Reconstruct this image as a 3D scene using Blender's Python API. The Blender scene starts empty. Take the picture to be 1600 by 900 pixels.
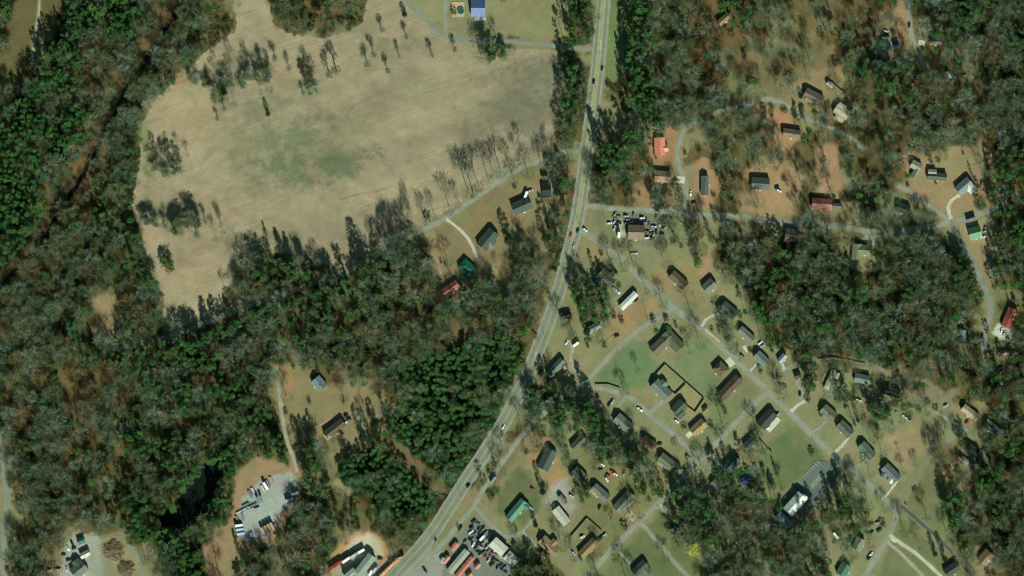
import bpy, math, random
import numpy as np
from math import radians as R_, sin, cos, pi
random.seed(7); rng = np.random.default_rng(7)
# ------------------------------------------------------------------ camera, light, exposure
SC = bpy.context.scene; COL = SC.collection
S = 0.6                                   # metres of ground for one pixel of the 1600 x 900 photograph
def P(x, y): return ((x-800)*S, (450-y)*S)
cam = bpy.data.cameras.new('Camera'); co = bpy.data.objects.new('Camera', cam); COL.objects.link(co)
CAMH = 5000.0
co.location = (0, 0, CAMH); cam.sensor_width = 36; cam.lens = 36*CAMH/(1600*S)
cam.clip_start = 10; cam.clip_end = 20000; SC.camera = co
ELEV = R_(29); SHX, SHY = -0.292, 0.956    # direction the shadows fall
W = bpy.data.worlds.new('World'); SC.world = W; W.use_nodes = True
nt = W.node_tree; bg = nt.nodes['Background']; sky = nt.nodes.new('ShaderNodeTexSky')
sky.sky_type = 'NISHITA'; sky.sun_disc = False; sky.sun_elevation = ELEV
sky.sun_rotation = math.atan2(-SHX, -SHY)
bg.inputs[1].default_value = 0.05; tn = nt.nodes.new('ShaderNodeMix'); tn.data_type = 'RGBA'; tn.blend_type = 'MULTIPLY'; tn.inputs[0].default_value = 1
tn.inputs[7].default_value = (.5, .9, .68, 1); nt.links.new(sky.outputs[0], tn.inputs[6]); nt.links.new(tn.outputs[2], bg.inputs[0])
sl = bpy.data.lights.new('Sun', 'SUN'); sl.energy = 5.0; sl.angle = R_(0.5); sl.color = (0.93, 1.0, 0.87)
so = bpy.data.objects.new('Sun', sl); COL.objects.link(so)
import mathutils
d = mathutils.Vector((SHX*cos(ELEV), SHY*cos(ELEV), -sin(ELEV)))
so.rotation_euler = d.to_track_quat('-Z', 'Y').to_euler()
SC.view_settings.view_transform = 'Standard'; SC.view_settings.look = 'None'
SC.view_settings.exposure = 0.70; SC.view_settings.gamma = 1
SC.render.engine = 'CYCLES'
SC.cycles.max_bounces = 3; SC.cycles.diffuse_bounces = 1
SC.cycles.filter_width = 1.2
KG = 1.3                                  # how bright a level white surface renders, to turn seen colours into albedo

# ------------------------------------------------------------------ helpers
def lin(c):
    c = c/255.0
    return c/12.92 if c <= 0.04045 else ((c+0.055)/1.055)**2.4
def C(r, g, b, k=1.0): return tuple(min(0.85, lin(v)/KG*k) for v in (r, g, b))
def link(o, parent=None):
    COL.objects.link(o)
    if parent is not None: o.parent = parent
    return o
def tag(o, label=None, cat=None, group=None, kind=None):
    if label: o['label'] = label
    if cat: o['category'] = cat
    if group: o['group'] = group
    if kind: o['kind'] = kind
    return o
def empty(name, x, y, z=0, rz=0):
    o = bpy.data.objects.new(name, None); o.empty_display_size = .5
    o.location = (x, y, z); o.rotation_euler = (0, 0, rz); return link(o)
def mesh_np(name, v, f, mats, mi=None, smooth=False):
    """v (n,3); f list of faces or (m,k) array"""
    me = bpy.data.meshes.new(name)
    if isinstance(f, np.ndarray):
        m, k = f.shape
        me.vertices.add(len(v)); me.vertices.foreach_set('co', np.asarray(v, np.float32).ravel())
        me.loops.add(m*k); me.loops.foreach_set('vertex_index', f.astype(np.int32).ravel())
        me.polygons.add(m); me.polygons.foreach_set('loop_start', np.arange(0, m*k, k, dtype=np.int32))
        if mi is not None: me.polygons.foreach_set('material_index', np.asarray(mi, np.int32))
        me.update(calc_edges=True)
    else:
        me.from_pydata([tuple(p) for p in v], [], f); me.update()
        if mi is not None:
            for p, i in zip(me.polygons, mi): p.material_index = i
    for mt in mats: me.materials.append(mt)
    return me
def obj(name, v, f, mat, parent=None, mi=None):
    mats = mat if isinstance(mat, list) else [mat]
    return link(bpy.data.objects.new(name, mesh_np(name, v, f, mats, mi)), parent)
class MB:
    def __init__(s): s.v = []; s.f = []
    def box(s, x0, x1, y0, y1, z0, z1, tx=0, ty=0):
        """box; tx, ty pull in the top"""
        n = len(s.v)
        s.v += [(x0,y0,z0),(x1,y0,z0),(x1,y1,z0),(x0,y1,z0),(x0+tx,y0+ty,z1),(x1-tx,y0+ty,z1),(x1-tx,y1-ty,z1),(x0+tx,y1-ty,z1)]
        s.f += [tuple(n+i for i in q) for q in ((3,2,1,0),(4,5,6,7),(0,1,5,4),(1,2,6,5),(2,3,7,6),(3,0,4,7))]; return s
    def cyl(s, x, y, z0, z1, r0, r1=None, n=12, axis='z'):
        r1 = r0 if r1 is None else r1; b = len(s.v)
        for z, r in ((z0, r0), (z1, r1)):
            for i in range(n):
                a = 2*pi*i/n; p = (x+r*cos(a), y+r*sin(a), z)
                s.v.append(p)
        for i in range(n):
            j = (i+1) % n; s.f.append((b+i, b+j, b+n+j, b+n+i))
        s.f.append(tuple(b+n+i for i in range(n))); s.f.append(tuple(b+n-1-i for i in range(n))); return s
    def wheel(s, x, y, z, r, w, n=12):
        b = len(s.v)
        for yy in (y-w/2, y+w/2):
            for i in range(n):
                a = 2*pi*i/n; s.v.append((x+r*cos(a), yy, z+r*sin(a)))
        for i in range(n):
            j = (i+1) % n; s.f.append((b+i, b+n+i, b+n+j, b+j))
        s.f.append(tuple(b+i for i in range(n))); s.f.append(tuple(b+2*n-1-i for i in range(n))); return s
    def prism(s, prof, y0, y1):
        """side profile [(x,z)..] extruded along y"""
        n = len(prof); b = len(s.v)
        s.v += [(x, y0, z) for x, z in prof]+[(x, y1, z) for x, z in prof]
        for i in range(n):
            j = (i+1) % n; s.f.append((b+i, b+j, b+n+j, b+n+i))
        s.f.append(tuple(b+n-1-i for i in range(n))); s.f.append(tuple(b+n+i for i in range(n))); return s
    def quad(s, *p):
        n = len(s.v); s.v += list(p); s.f.append(tuple(range(n, n+len(p)))); return s
    def bar(s, a, b, r):
        a = mathutils.Vector(a); b = mathutils.Vector(b); d = (b-a).normalized()
        u = d.orthogonal().normalized(); w = d.cross(u); n = len(s.v)
        for p in (a, b):
            for su, sw in ((-1,-1),(1,-1),(1,1),(-1,1)): s.v.append(tuple(p+u*r*su+w*r*sw))
        s.f += [tuple(n+i for i in q) for q in ((3,2,1,0),(4,5,6,7),(0,1,5,4),(1,2,6,5),(2,3,7,6),(3,0,4,7))]; return s
    def obj(s, name, mat, parent=None): return obj(name, s.v, s.f, mat, parent)

def new_mat(name, rough=0.9, spec=0.2):
    m = bpy.data.materials.new(name); m.use_nodes = True
    b = m.node_tree.nodes['Principled BSDF']; b.inputs['Roughness'].default_value = rough
    b.inputs['Specular IOR Level'].default_value = spec
    return m, m.node_tree, b
def N(nt, t, **kw):
    n = nt.nodes.new(t)
    for k, v in kw.items():
        if k.startswith('i_'): n.inputs[k[2:].replace('_', ' ')].default_value = v
        else: setattr(n, k, v)
    return n
def noisy(name, rgb, scale=0.5, amt=0.25, rough=0.9, spec=0.2, scale2=None, tint=None, stretch=None):
    """plain surface: base colour broken by two sizes of noise (wear, dirt)"""
    m, nt, b = new_mat(name, rough, spec); L = nt.links.new
    g = N(nt, 'ShaderNodeNewGeometry')
    src = g.outputs['Position']
    if stretch:
        mp = N(nt, 'ShaderNodeMapping'); mp.inputs['Scale'].default_value = stretch; L(src, mp.inputs[0]); src = mp.outputs[0]
    n1 = N(nt, 'ShaderNodeTexNoise', i_Scale=scale, i_Detail=6.0, i_Roughness=0.65); L(src, n1.inputs['Vector'])
    n2 = N(nt, 'ShaderNodeTexNoise', i_Scale=scale2 or scale*9, i_Detail=3.0); L(src, n2.inputs['Vector'])
    ad = N(nt, 'ShaderNodeMath', operation='ADD'); L(n1.outputs[0], ad.inputs[0]); L(n2.outputs[0], ad.inputs[1])
    mr = N(nt, 'ShaderNodeMapRange'); mr.inputs['From Min'].default_value = 0.7; mr.inputs['From Max'].default_value = 1.3
    L(ad.outputs[0], mr.inputs[0])
    mx = N(nt, 'ShaderNodeMix', data_type='RGBA'); L(mr.outputs[0], mx.inputs[0])
    t = tint or (1, 1, 1)
    mx.inputs[6].default_value = tuple(c*(1-amt) for c in rgb)+(1,)
    mx.inputs[7].default_value = tuple(min(.85, c*(1+amt)*q) for c, q in zip(rgb, t))+(1,)
    L(mx.outputs[2], b.inputs['Base Color']); return m
_mc = {}
def mat(name, rgb, **kw):
    if name not in _mc: _mc[name] = noisy(name, rgb, **kw)
    return _mc[name]

def vn(x, y, sc, seed):
    """smooth value noise in 0..1"""
    r = np.random.default_rng(seed).random((256, 256))
    u = x/sc+1000.0; w = y/sc+1000.0
    i = np.floor(u).astype(int); j = np.floor(w).astype(int); fu = u-i; fw = w-j
    fu = fu*fu*(3-2*fu); fw = fw*fw*(3-2*fw)
    g = lambda a, b: r[a % 256, b % 256]
    return (g(i, j)*(1-fu)+g(i+1, j)*fu)*(1-fw)+(g(i, j+1)*(1-fu)+g(i+1, j+1)*fu)*fw
def fbm(x, y, sc, seed, o=3):
    s = 0; a = 1; t = 0
    for k in range(o): s = s+a*vn(x, y, sc/2**k, seed+k); t += a; a *= .55
    return s/t

# ------------------------------------------------------------------ the map of cover, 25-pixel cells
BL = [
["Pb.bDPPPGGBGGGs.","Gb.bDPGPGGBGGbb.","Gb.DPGGDGBBGbbb.","Gs.DPGBGGBBGGbs.","bbDPGGBGGGG.ssss","sDPGPGBGGGG..ss.","DPGGMGGGGs...ss.","GPPMPMGGG.......","PPPPPMGGG.ss...."],
[".GGbGGb.........",".GGbGbb.........","..............MM","s.............MM","...............M","s..s............","................","................","................"],
["...PM..PGGGGBPBG","...PM..PPGGGBGPB","...PM..PPGGBGGBs","...M...PGGGBGsBs","...PM..PPGGGGsBs","...MM.bPPGGBGsss","...MM..PPGGMGsss","...MM...PGGsMGss","...GM..PGs..ssGG"],
["sBBsBBGM.GGGPGGG","sBBsBGMs.sGMPGGG","sssBBGB..sDMGGGP","BsssBGM.G.GssGGG","BBsssMMDMGGGsGGG","ss...GGPMGGGGsGG","s...sGGGMGGGGbGG","...s.GGBGMGBGGGG","s.MsGGGGGGGGGBsG"],
["PPMPMGsGM.MM....","PPPGBGsGGsGG....","PPMGB.GGMss.....","PPPGs.MGP.......","PPPGs.MGMss.s...","PPGG.MMGG.GGGs..","PPGs.GMGMG......","PGs.GGGGP......s","Gs.MMGGMGP....sM"],
["................","................","................","................","................","................",".......GGGs.....","MMMs.sGGMGGs....","MMMMMMGMGGGs...."],
["s.ss.PPMG..GGGGG","sss..PMGGs...sGs","s.sM.GGGs....GG.","...M.GBGs.G..GGs","..sM.....G...G.s","s.MM......sBBs.s","s.MG......BBBMsG","GGM..sss.s.M.GMG","GGs.s........sMP"],
["BBB.sGGGGGs.s.GP","ssGs.GGGGss..sMM",".sGs.GGGs...s.PM",".sGMGGMss....MPM",".sss.sGs.ss..sPM","..sssGGssss....P","MMGGs..GGGG...GG","MMGGM..GGGGMs.MG","MGMGGMMGGGGMs.MM"],
["GGGGMGsGGG....ss","GGGGGGsGGG....sM","BGGGMs.GGG.sMMMM","GBGBGMsMMMMPMGGG","GBGGGMMMGMMPPMGG","BBBBBBBGMMGGMMPM","BGBGBBBBMMGPBPPP","GBGGBBBBMGMPMMPM","GBGGGBGGMGGGMMGM"],
["GGMMMMMMGGG..GG.","MGGMMMMGGGBGGGGG","GGMMMMGGBGGGGBBG","GGMMMMGGGMGGGBGP","MMsGMMMMGGMGPPPP","Gs.sGsGGMMGBPPPP","Gs.s.s.sGGGGPPPP","Ps..s..s..MPPPP.","Ms....s...PPPPP."],
["GG..MM.........M","GG..MMs......sMP","PG.s.s......ss.M","P..s.s.......s.s","M...............","................",".MM.............","sMMPM...s.......","sMMMMM.........."],
["MGMGMPGGMGGGG..s","GGMGMGGGGGGGG..M","GMGMMGGGGGGG..sM","PGGGGMGMMGGGsM.s","s.MGGGGMMGGGMM.M","..Ms.s.ssGGMGsMM","s.M.MssMs.s.MMMM",".....sMMMs..s.GG",".......s......sG"],
["sMGGBBGMPPMGGMMG","sGGBGBGGMMPMMPPG","sGGGGGGGGMBMP.P.",".GGGGGGGGGMM..P.",".GGGGGGMMMM..PP.","..GGGGMMMM...PG.",".GGGs.s.PPPMMs..",".GGs.....sPPMG.s",".GGs......sPMG.M"],
["PP.M...MP.PPPP..","PPsPs.MPP.PPPP.s","...Ps.PPPPs.PP.s","...MP.PPPPPPs.M.","..MMbbPPPMPP....",".GGGMbbbMPPs....","GGGGGs.bbMPs....","GsGGM...sb......","MsGMs..........."],
["Gs.s.MMs........","s.ss.MMMs......s","......sMs..s..Ms",".s..M...M.MM.GGG","..ss.....sMMMMGG",".......s..MMMGGG","........s.MMMGGM","s..s.....s..GGGM","MMM..s......GGMG"],
["......s....sMsMM","......s...s.M.MM","...sMs......sMMM","...MMs.......PMG","P..MMMs....PsGMG","..MMMMs....PGsMM","GMMsMMs....sGGMM","GGMs.s......GsMM","GGMM..........sG"]]
ROWS = []
for b in range(4):
    for r in range(9): ROWS.append(''.join((BL[b*4+k][r]+'................')[:16] for k in range(4)))
ROWS = ROWS[:36]
for r in range(8, 19): ROWS[r] = ROWS[r][:8].replace('s', 'B').replace('.', 'B')+ROWS[r][8:]
def cover(x, y):
    c = ROWS[max(0, min(35, int(y//25)))][max(0, min(63, int(x//25)))]
    if 490 < x < 830 and 530 < y < 850 and (at_(STM, x, y)): return 'P'
    return c
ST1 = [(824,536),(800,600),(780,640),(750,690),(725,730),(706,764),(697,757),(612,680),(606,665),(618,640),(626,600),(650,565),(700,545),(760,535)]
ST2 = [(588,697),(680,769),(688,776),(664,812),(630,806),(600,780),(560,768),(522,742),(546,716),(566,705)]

# ------------------------------------------------------------------ roads (pixel polylines)
def smooth(pts, n=8):
    p = [pts[0]]+list(pts)+[pts[-1]]; out = []
    for i in range(1, len(p)-2):
        for k in range(n):
            t = k/n; a, b, c, d = p[i-1], p[i], p[i+1], p[i+2]
            out.append(tuple(.5*((2*b[q])+(-a[q]+c[q])*t+(2*a[q]-5*b[q]+4*c[q]-d[q])*t*t+(-a[q]+3*b[q]-3*c[q]+d[q])*t**3) for q in (0, 1)))
    out.append(tuple(pts[-1])); return out
HWY = smooth([(952,-90),(946,-30),(943,0),(938,60),(932,120),(925,180),(917,235),(910,290),(901,345),(889,395),(875,448),(858,500),(838,552),(820,595),(803,630),(787,660),(770,688),(752,715),(732,745),(714,773),(697,800),(680,826),(660,852),(640,874),(618,898),(560,965)])
ASP = (132,136,122); SIDE = (142,144,128); GRV = (158,156,138); CON = (188,186,165); DRK = (82,90,84); DRT = (165,138,104)
ROADS = [
 ('road', [(630,-20),(634,0),(660,25),(688,50),(712,60),(760,62),(800,65),(850,70),(895,75),(928,76)], 7, ASP),
 ('driveway', [(696,-15),(696,15),(697,48)], 5, SIDE),
 ('road', [(912,234),(885,237),(868,241),(840,252),(800,270),(760,297),(720,325),(690,345),(655,362),(630,376),(590,398),(540,425),(490,442),(440,460),(390,477),(340,495),(270,525),(180,545)], 8, SIDE),
 ('driveway', [(697,342),(714,355),(728,368),(738,384),(745,402)], 5, CON),
 ('dirt_track', [(668,368),(672,390),(684,410),(690,432),(694,445)], 5, DRT),
 ('road', [(913,322),(935,323),(960,326),(1010,328),(1060,332),(1100,335),(1160,340),(1200,345),(1240,350),(1300,352),(1350,360),(1400,361),(1450,355),(1487,347),(1512,341),(1537,332),(1566,318),(1572,290)], 9, SIDE),
 ('road', [(1487,347),(1460,327),(1430,306),(1400,288)], 7, SIDE),
 ('road', [(1487,345),(1500,378),(1520,410),(1537,445),(1547,475),(1546,500),(1538,520),(1539,545),(1545,585)], 9, ASP),
 ('driveway', [(1486,342),(1482,325),(1488,312),(1500,305)], 6, CON),
 ('road', [(1420,-20),(1421,20),(1423,50),(1428,66),(1437,84),(1448,105)], 8, SIDE),
 ('road', [(1067,331),(1072,310),(1070,282),(1062,262),(1058,237),(1065,212),(1077,197),(1120,175),(1175,160),(1200,155),(1225,162),(1250,180),(1288,195),(1325,214),(1350,232)], 7, SIDE),
 ('road', [(903,352),(912,362),(930,374),(955,391),(980,412),(1000,434),(1018,449),(1037,465),(1052,481),(1095,512),(1125,540),(1150,564),(1175,587),(1200,611),(1235,645),(1262,672),(1300,709),(1325,731),(1350,752),(1375,773),(1396,792),(1400,805),(1395,822),(1384,847),(1370,868),(1354,896),(1335,930)], 10, SIDE),
 ('road', [(1050,484),(1025,499),(1000,514),(980,530),(960,548),(940,570),(918,596)], 8, SIDE),
 ('road', [(894,574),(908,589),(925,604),(950,609),(975,617),(997,629),(1013,646),(1035,664),(1052,678),(1070,695),(1084,706),(1100,711)], 8, SIDE),
 ('driveway', [(896,578),(892,560),(894,545),(890,530)], 5, GRV),
 ('road', [(1197,614),(1175,635),(1145,665),(1120,691),(1100,712),(1075,737),(1050,763),(1025,790),(1000,815),(975,840),(950,865),(925,893),(890,930)], 9, SIDE),
 ('road', [(1400,795),(1417,775),(1432,747),(1445,720),(1458,694),(1468,668),(1480,645),(1482,630),(1450,597),(1400,588),(1360,570),(1320,560),(1262,562)], 6, (124,124,104)),
 ('driveway', [(1445,634),(1476,652),(1512,673)], 5, SIDE),
 ('driveway', [(1408,790),(1430,809),(1450,827),(1475,850),(1492,870),(1512,892),(1530,915)], 6, DRK),
 ('driveway', [(1390,836),(1405,847),(1430,864),(1466,896),(1480,912)], 6, CON),
 ('driveway', [(1386,846),(1400,858),(1418,875),(1442,900)], 5, GRV),
 ('road', [(914,597),(880,620),(850,645),(822,672),(800,702),(780,728),(760,757),(742,788),(720,815),(700,840),(678,862),(650,890)], 8, SIDE),
 ('road', [(742,792),(755,807),(775,827),(795,838),(815,831),(837,807)], 6, SIDE),
 ('driveway', [(818,832),(830,842),(838,854)], 5, GRV),
 ('road', [(4,930),(6,900),(6,825),(10,775),(4,720),(-8,660)], 9, ASP),
 ('dirt_track', [(431,572),(436,610),(441,650),(449,690),(461,722),(464,738)], 6, GRV),
 ('dirt_track', [(468,684),(495,668),(515,655),(540,648),(556,642)], 3, DRT),
 ('driveway', [(556,642),(562,655),(570,672),(574,690)], 4, CON),
 ('gravel_track', [(63,-15),(60,20),(54,60),(50,95)], 4, GRV),
 ('driveway', [(200,848),(213,865),(221,885),(226,915)], 6, ASP),
 ('driveway', [(1096,510),(1103,500),(1112,494),(1124,490)], 5, CON),
 ('driveway', [(1150,560),(1160,550),(1168,538)], 4, SIDE),
 ('driveway', [(1172,580),(1180,571),(1186,562)], 4, CON),
 ('driveway', [(1016,644),(1030,632),(1042,622)], 8, SIDE),
 ('driveway', [(952,655),(962,640),(975,622)], 6, SIDE),
 ('driveway', [(1236,643),(1248,632),(1262,624)], 6, CON),
 ('driveway', [(1250,628),(1252,610),(1244,595)], 6, SIDE),
 ('driveway', [(1220,580),(1236,572),(1252,562)], 6, SIDE),
 ('driveway', [(1270,674),(1280,668),(1290,658)], 5, SIDE),
 ('driveway', [(1305,706),(1316,696),(1326,684)], 5, CON),
 ('driveway', [(1332,731),(1345,724),(1358,715)], 5, SIDE),
 ('driveway', [(1383,777),(1392,765),(1402,752)], 4, CON),
 ('driveway', [(1300,709),(1308,716),(1303,728)], 9, DRK),
 ('driveway', [(1100,712),(1112,712),(1122,722),(1132,735)], 5, SIDE),
 ('driveway', [(1030,790),(1040,798),(1048,800)], 9, CON),
 ('driveway', [(1000,816),(1010,826),(1020,838),(1035,855),(1060,885),(1080,905)], 6, SIDE),
 ('driveway', [(962,858),(975,870),(985,882)], 5, GRV),
 ('driveway', [(888,574),(876,576),(868,584)], 5, GRV),
 ('driveway', [(1222,568),(1226,578)], 4, CON),
]
WATER = [([(290,-60),(285,0),(268,30),(252,56),(235,82),(220,108),(202,130),(190,155),(178,182),(160,212),(152,234),(138,258),(124,284),(110,305),(100,326),(84,345),(70,375),(48,402),(15,432),(-5,455),(-60,490)], 6)]
DARK_PATCH = [(350,726),(347,752),(341,772),(331,790),(318,808),(298,822),(270,830),(246,820),(240,808),(256,800),(270,792),(276,776),(288,762),(300,752),(308,738),(314,726),(334,720)]

def seg_dist(px, py, pts):
    d = np.full(np.shape(px), 1e9)
    for (ax, ay), (bx, by) in zip(pts[:-1], pts[1:]):
        vx, vy = bx-ax, by-ay; l = vx*vx+vy*vy+1e-9
        t = np.clip(((px-ax)*vx+(py-ay)*vy)/l, 0, 1)
        d = np.minimum(d, np.hypot(px-ax-t*vx, py-ay-t*vy))
    return d
def in_poly(px, py, pts):
    ins = np.zeros(np.shape(px), bool); n = len(pts)
    for i in range(n):
        ax, ay = pts[i]; bx, by = pts[(i+1) % n]
        c = ((ay > py) != (by > py)) & (px < (bx-ax)*(py-ay)/((by-ay) if by != ay else 1e-9)+ax)
        ins ^= c
    return ins

# ------------------------------------------------------------------ ground sheet
FIELD = [(368,-80),(368,50),(332,74),(302,95),(285,120),(262,135),(240,160),(224,190),(220,225),(216,262),(208,300),(208,330),(218,360),(228,400),(240,430),(255,460),(258,500),(265,514),(290,505),(340,482),(352,458),(368,432),(375,408),(430,396),(478,392),(490,410),(540,420),(570,408),(600,388),(640,364),(700,329),(770,287),(800,268),(850,246),(866,236),(872,200),(878,130),(875,90),(862,78),(820,76),(780,78),(765,98),(750,85),(745,68),(700,64),(682,52),(655,27),(632,0),(632,-80),(580,-80),(576,0),(563,38),(540,52),(500,60),(450,52),(428,38),(421,0),(421,-80)]
# (polygon, colour, feather px, warp px, furrow)
POLY = [
 ([(30,-60),(104,-60),(100,0),(92,22),(68,60),(50,95),(30,128),(-60,170),(-60,130),(15,80)], (106,97,62), 5, 8, 0),
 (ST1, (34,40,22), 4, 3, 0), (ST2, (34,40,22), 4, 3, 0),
 (FIELD, (162,144,116), 2, 4, 1.0),
 ([(145,470),(160,450),(178,455),(190,480),(200,520),(185,535),(160,520),(150,500)], (150,130,95), 6, 8, 0),
 ([(785,-60),(893,-60),(888,58),(840,60),(795,55)], (140,133,94), 3, 3, .2),
 ([(640,-60),(785,-60),(795,50),(790,60),(710,58),(672,25),(640,0)], (142,134,99), 3, 3, 0),
 ([(955,-60),(985,-60),(984,60),(975,100),(957,130),(943,122),(950,60)], (113,125,80), 3, 4, 0),
 ([(1000,180),(1050,180),(1062,210),(1052,260),(1062,322),(985,322),(1000,290),(1025,262),(1005,230)], (158,124,90), 8, 8, 0),
 ([(1085,252),(1110,250),(1125,275),(1120,326),(1080,326)], (168,130,97), 6, 6, 0),
 ([(1170,262),(1220,248),(1256,280),(1250,335),(1190,336),(1150,332)], (170,136,100), 8, 8, 0),
 ([(1180,165),(1230,175),(1250,200),(1240,240),(1200,232)], (172,130,94), 5, 6, 0),
 ([(1270,225),(1310,225),(1315,305),(1280,305)], (168,132,100), 7, 6, 0),
 ([(1318,305),(1350,318),(1352,352),(1318,350)], (152,134,97), 5, 5, 0),
 ([(1240,125),(1310,98),(1335,108),(1305,150),(1335,185),(1310,192),(1250,178),(1235,150)], (152,127,92), 7, 7, 0),
 ([(1393,20),(1418,15),(1418,62),(1395,62)], (165,132,98), 4, 4, 0),
 ([(1405,238),(1540,228),(1562,300),(1548,325),(1490,342),(1450,322),(1418,295)], (155,131,96), 8, 8, 0),
 ([(1492,352),(1548,333),(1552,400),(1556,430),(1540,452),(1515,402)], (156,136,100), 5, 5, 0),
 ([(1555,455),(1590,452),(1592,500),(1575,530),(1552,540)], (122,116,79), 5, 5, 0),
 ([(670,345),(700,332),(760,302),(800,287),(868,250),(890,262),(884,330),(862,400),(830,450),(790,465),(740,440),(720,470),(690,460),(680,400)], (138,121,87), 6, 8, 0),
 ([(920,330),(1060,336),(1130,345),(1115,400),(1130,430),(1160,460),(1185,500),(1200,540),(1240,560),(1300,572),(1400,600),(1470,622),(1505,640),(1532,700),(1500,740),(1490,800),(1500,850),(1495,960),(920,960),(870,880),(800,860),(762,800),(780,762),(800,722),(830,682),(862,622),(855,600),(835,595),(850,550),(872,500),(892,440),(910,378)], (137,131,95), 7, 8, 0),
 ([(930,598),(958,560),(988,530),(1015,535),(1020,560),(1035,570),(1012,600),(1002,618),(975,606)], (112,127,89), 3, 3, 0),
 ([(1050,560),(1080,515),(1112,545),(1150,580),(1190,612),(1150,650),(1105,695),(1082,702),(1085,672),(1110,630),(1095,610)], (124,128,90), 6, 6, 0),
 ([(1022,582),(1038,569),(1070,599),(1054,614)], (142,132,94), 3, 2, 0),
 ([(1056,617),(1070,600),(1099,623),(1086,643)], (152,137,96), 3, 2, 0),
 ([(1195,700),(1240,668),(1268,690),(1292,713),(1262,735),(1235,762),(1200,765),(1180,730)], (108,116,78), 6, 6, 0),
 ([(1230,660),(1262,672),(1275,690),(1240,700)], (120,122,84), 5, 5, 0),
 ([(1410,788),(1440,740),(1470,690),(1500,700),(1495,740),(1485,800),(1492,860),(1460,840),(1430,812)], (120,120,82), 6, 6, 0),
 ([(1470,690),(1500,690),(1502,730),(1478,760),(1462,730)], (152,124,86), 9, 8, 0),
 ([(1350,960),(1388,850),(1402,805),(1440,835),(1490,880),(1500,960)], (114,116,79), 4, 4, 0),
 ([(1380,680),(1440,660),(1440,700),(1425,735),(1395,720)], (152,136,98), 8, 8, 0),
 ([(775,775),(810,730),(850,760),(842,800),(815,820),(775,800)], (104,110,73), 7, 7, 0),
 ([(818,700),(835,665),(860,690),(880,720),(885,760),(862,770),(850,730),(830,730)], (160,128,92), 7, 7, 0),
 ([(862,760),(885,745),(900,770),(905,800),(870,800),(852,785)], (158,152,134), 5, 5, 0),
 ([(870,700),(1040,700),(1060,760),(990,830),(930,900),(900,860),(905,800)], (127,121,82), 10, 10, 0),
 ([(1000,830),(1040,792),(1060,820),(1090,860),(1150,960),(900,960),(930,905)], (108,113,74), 7, 7, 0),
 ([(930,540),(960,480),(1000,470),(1010,490),(960,530)], (155,128,92), 8, 8, 0),
 ([(1005,440),(1040,400),(1100,410),(1120,440),(1100,480),(1060,465)], (148,130,92), 8, 8, 0),
 ([(1090,395),(1110,395),(1118,425),(1090,430)], (172,132,105), 6, 6, 0),
 ([(425,572),(455,568),(480,585),(500,600),(520,597),(570,590),(600,600),(615,620),(610,650),(600,682),(570,700),(545,715),(520,727),(500,748),(480,742),(468,700),(456,680),(440,650),(425,620)], (140,124,89), 6, 8, 0),
 ([(432,575),(455,575),(462,600),(450,625),(435,610)], (170,128,90), 8, 6, 0),
 ([(590,674),(612,684),(640,706),(668,728),(692,748),(699,770),(680,768),(648,744),(614,710),(588,690)], (118,99,68), 2, 3, 0),
 ([(365,742),(400,712),(432,716),(448,728),(466,716),(476,745),(470,785),(450,810),(430,850),(395,858),(362,870),(340,930),(322,930),(318,850),(345,838),(362,805)], (160,131,98), 5, 6, 0),
 ([(370,808),(380,780),(405,752),(436,740),(452,738),(468,752),(466,772),(446,790),(432,815),(418,840),(388,844),(370,834)], (164,165,152), 3, 3, 0),
 ([(104,850),(122,832),(152,838),(162,852),(166,930),(80,930),(98,888)], (160,156,140), 4, 5, 0),
 ([(152,852),(172,836),(190,842),(208,858),(224,884),(230,930),(166,930),(160,880)], (150,136,105), 4, 5, 0),
 ([(500,930),(515,872),(532,850),(556,832),(578,830),(600,845),(612,872),(608,905),(590,930)], (184,140,100), 4, 5, 0),
 ([(540,862),(555,840),(575,834),(592,846),(598,866),(585,870),(570,858),(555,862)], (190,178,150), 4, 4, 0),
 ([(515,930),(520,890),(565,858),(592,872),(600,930)], (152,148,130), 3, 3, 0),
 ([(592,880),(625,864),(630,872),(600,912)], (170,150,115), 3, 3, 0),
 ([(610,940),(640,882),(672,852),(695,836),(702,842),(690,860),(705,880),(690,940)], (150,150,136), 2, 2, 0),
 ([(690,900),(700,860),(736,812),(756,812),(775,836),(800,856),(806,900),(780,940),(690,940)], (128,126,112), 3, 3, 0),
 ([(672,852),(695,826),(708,832),(690,858),(678,866)], (126,124,84), 2, 2, 0),
 ([(962,332),(980,332),(982,372),(964,372)], (188,178,150), 2, 2, 0),
 ([(965,330),(1045,332),(1055,350),(1030,385),(985,378)], (120,118,98), 5, 5, 0),
 ([(1480,845),(1500,862),(1520,885),(1530,930),(1480,930)], (120,110,80), 6, 6, 0),
 ([(1550,520),(1560,505),(1578,512),(1582,528),(1565,532)], (196,192,176), 2, 2, 0),
 ([(1352,365),(1372,368),(1370,385),(1355,384)], (165,166,150), 3, 3, 0),
]
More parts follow.
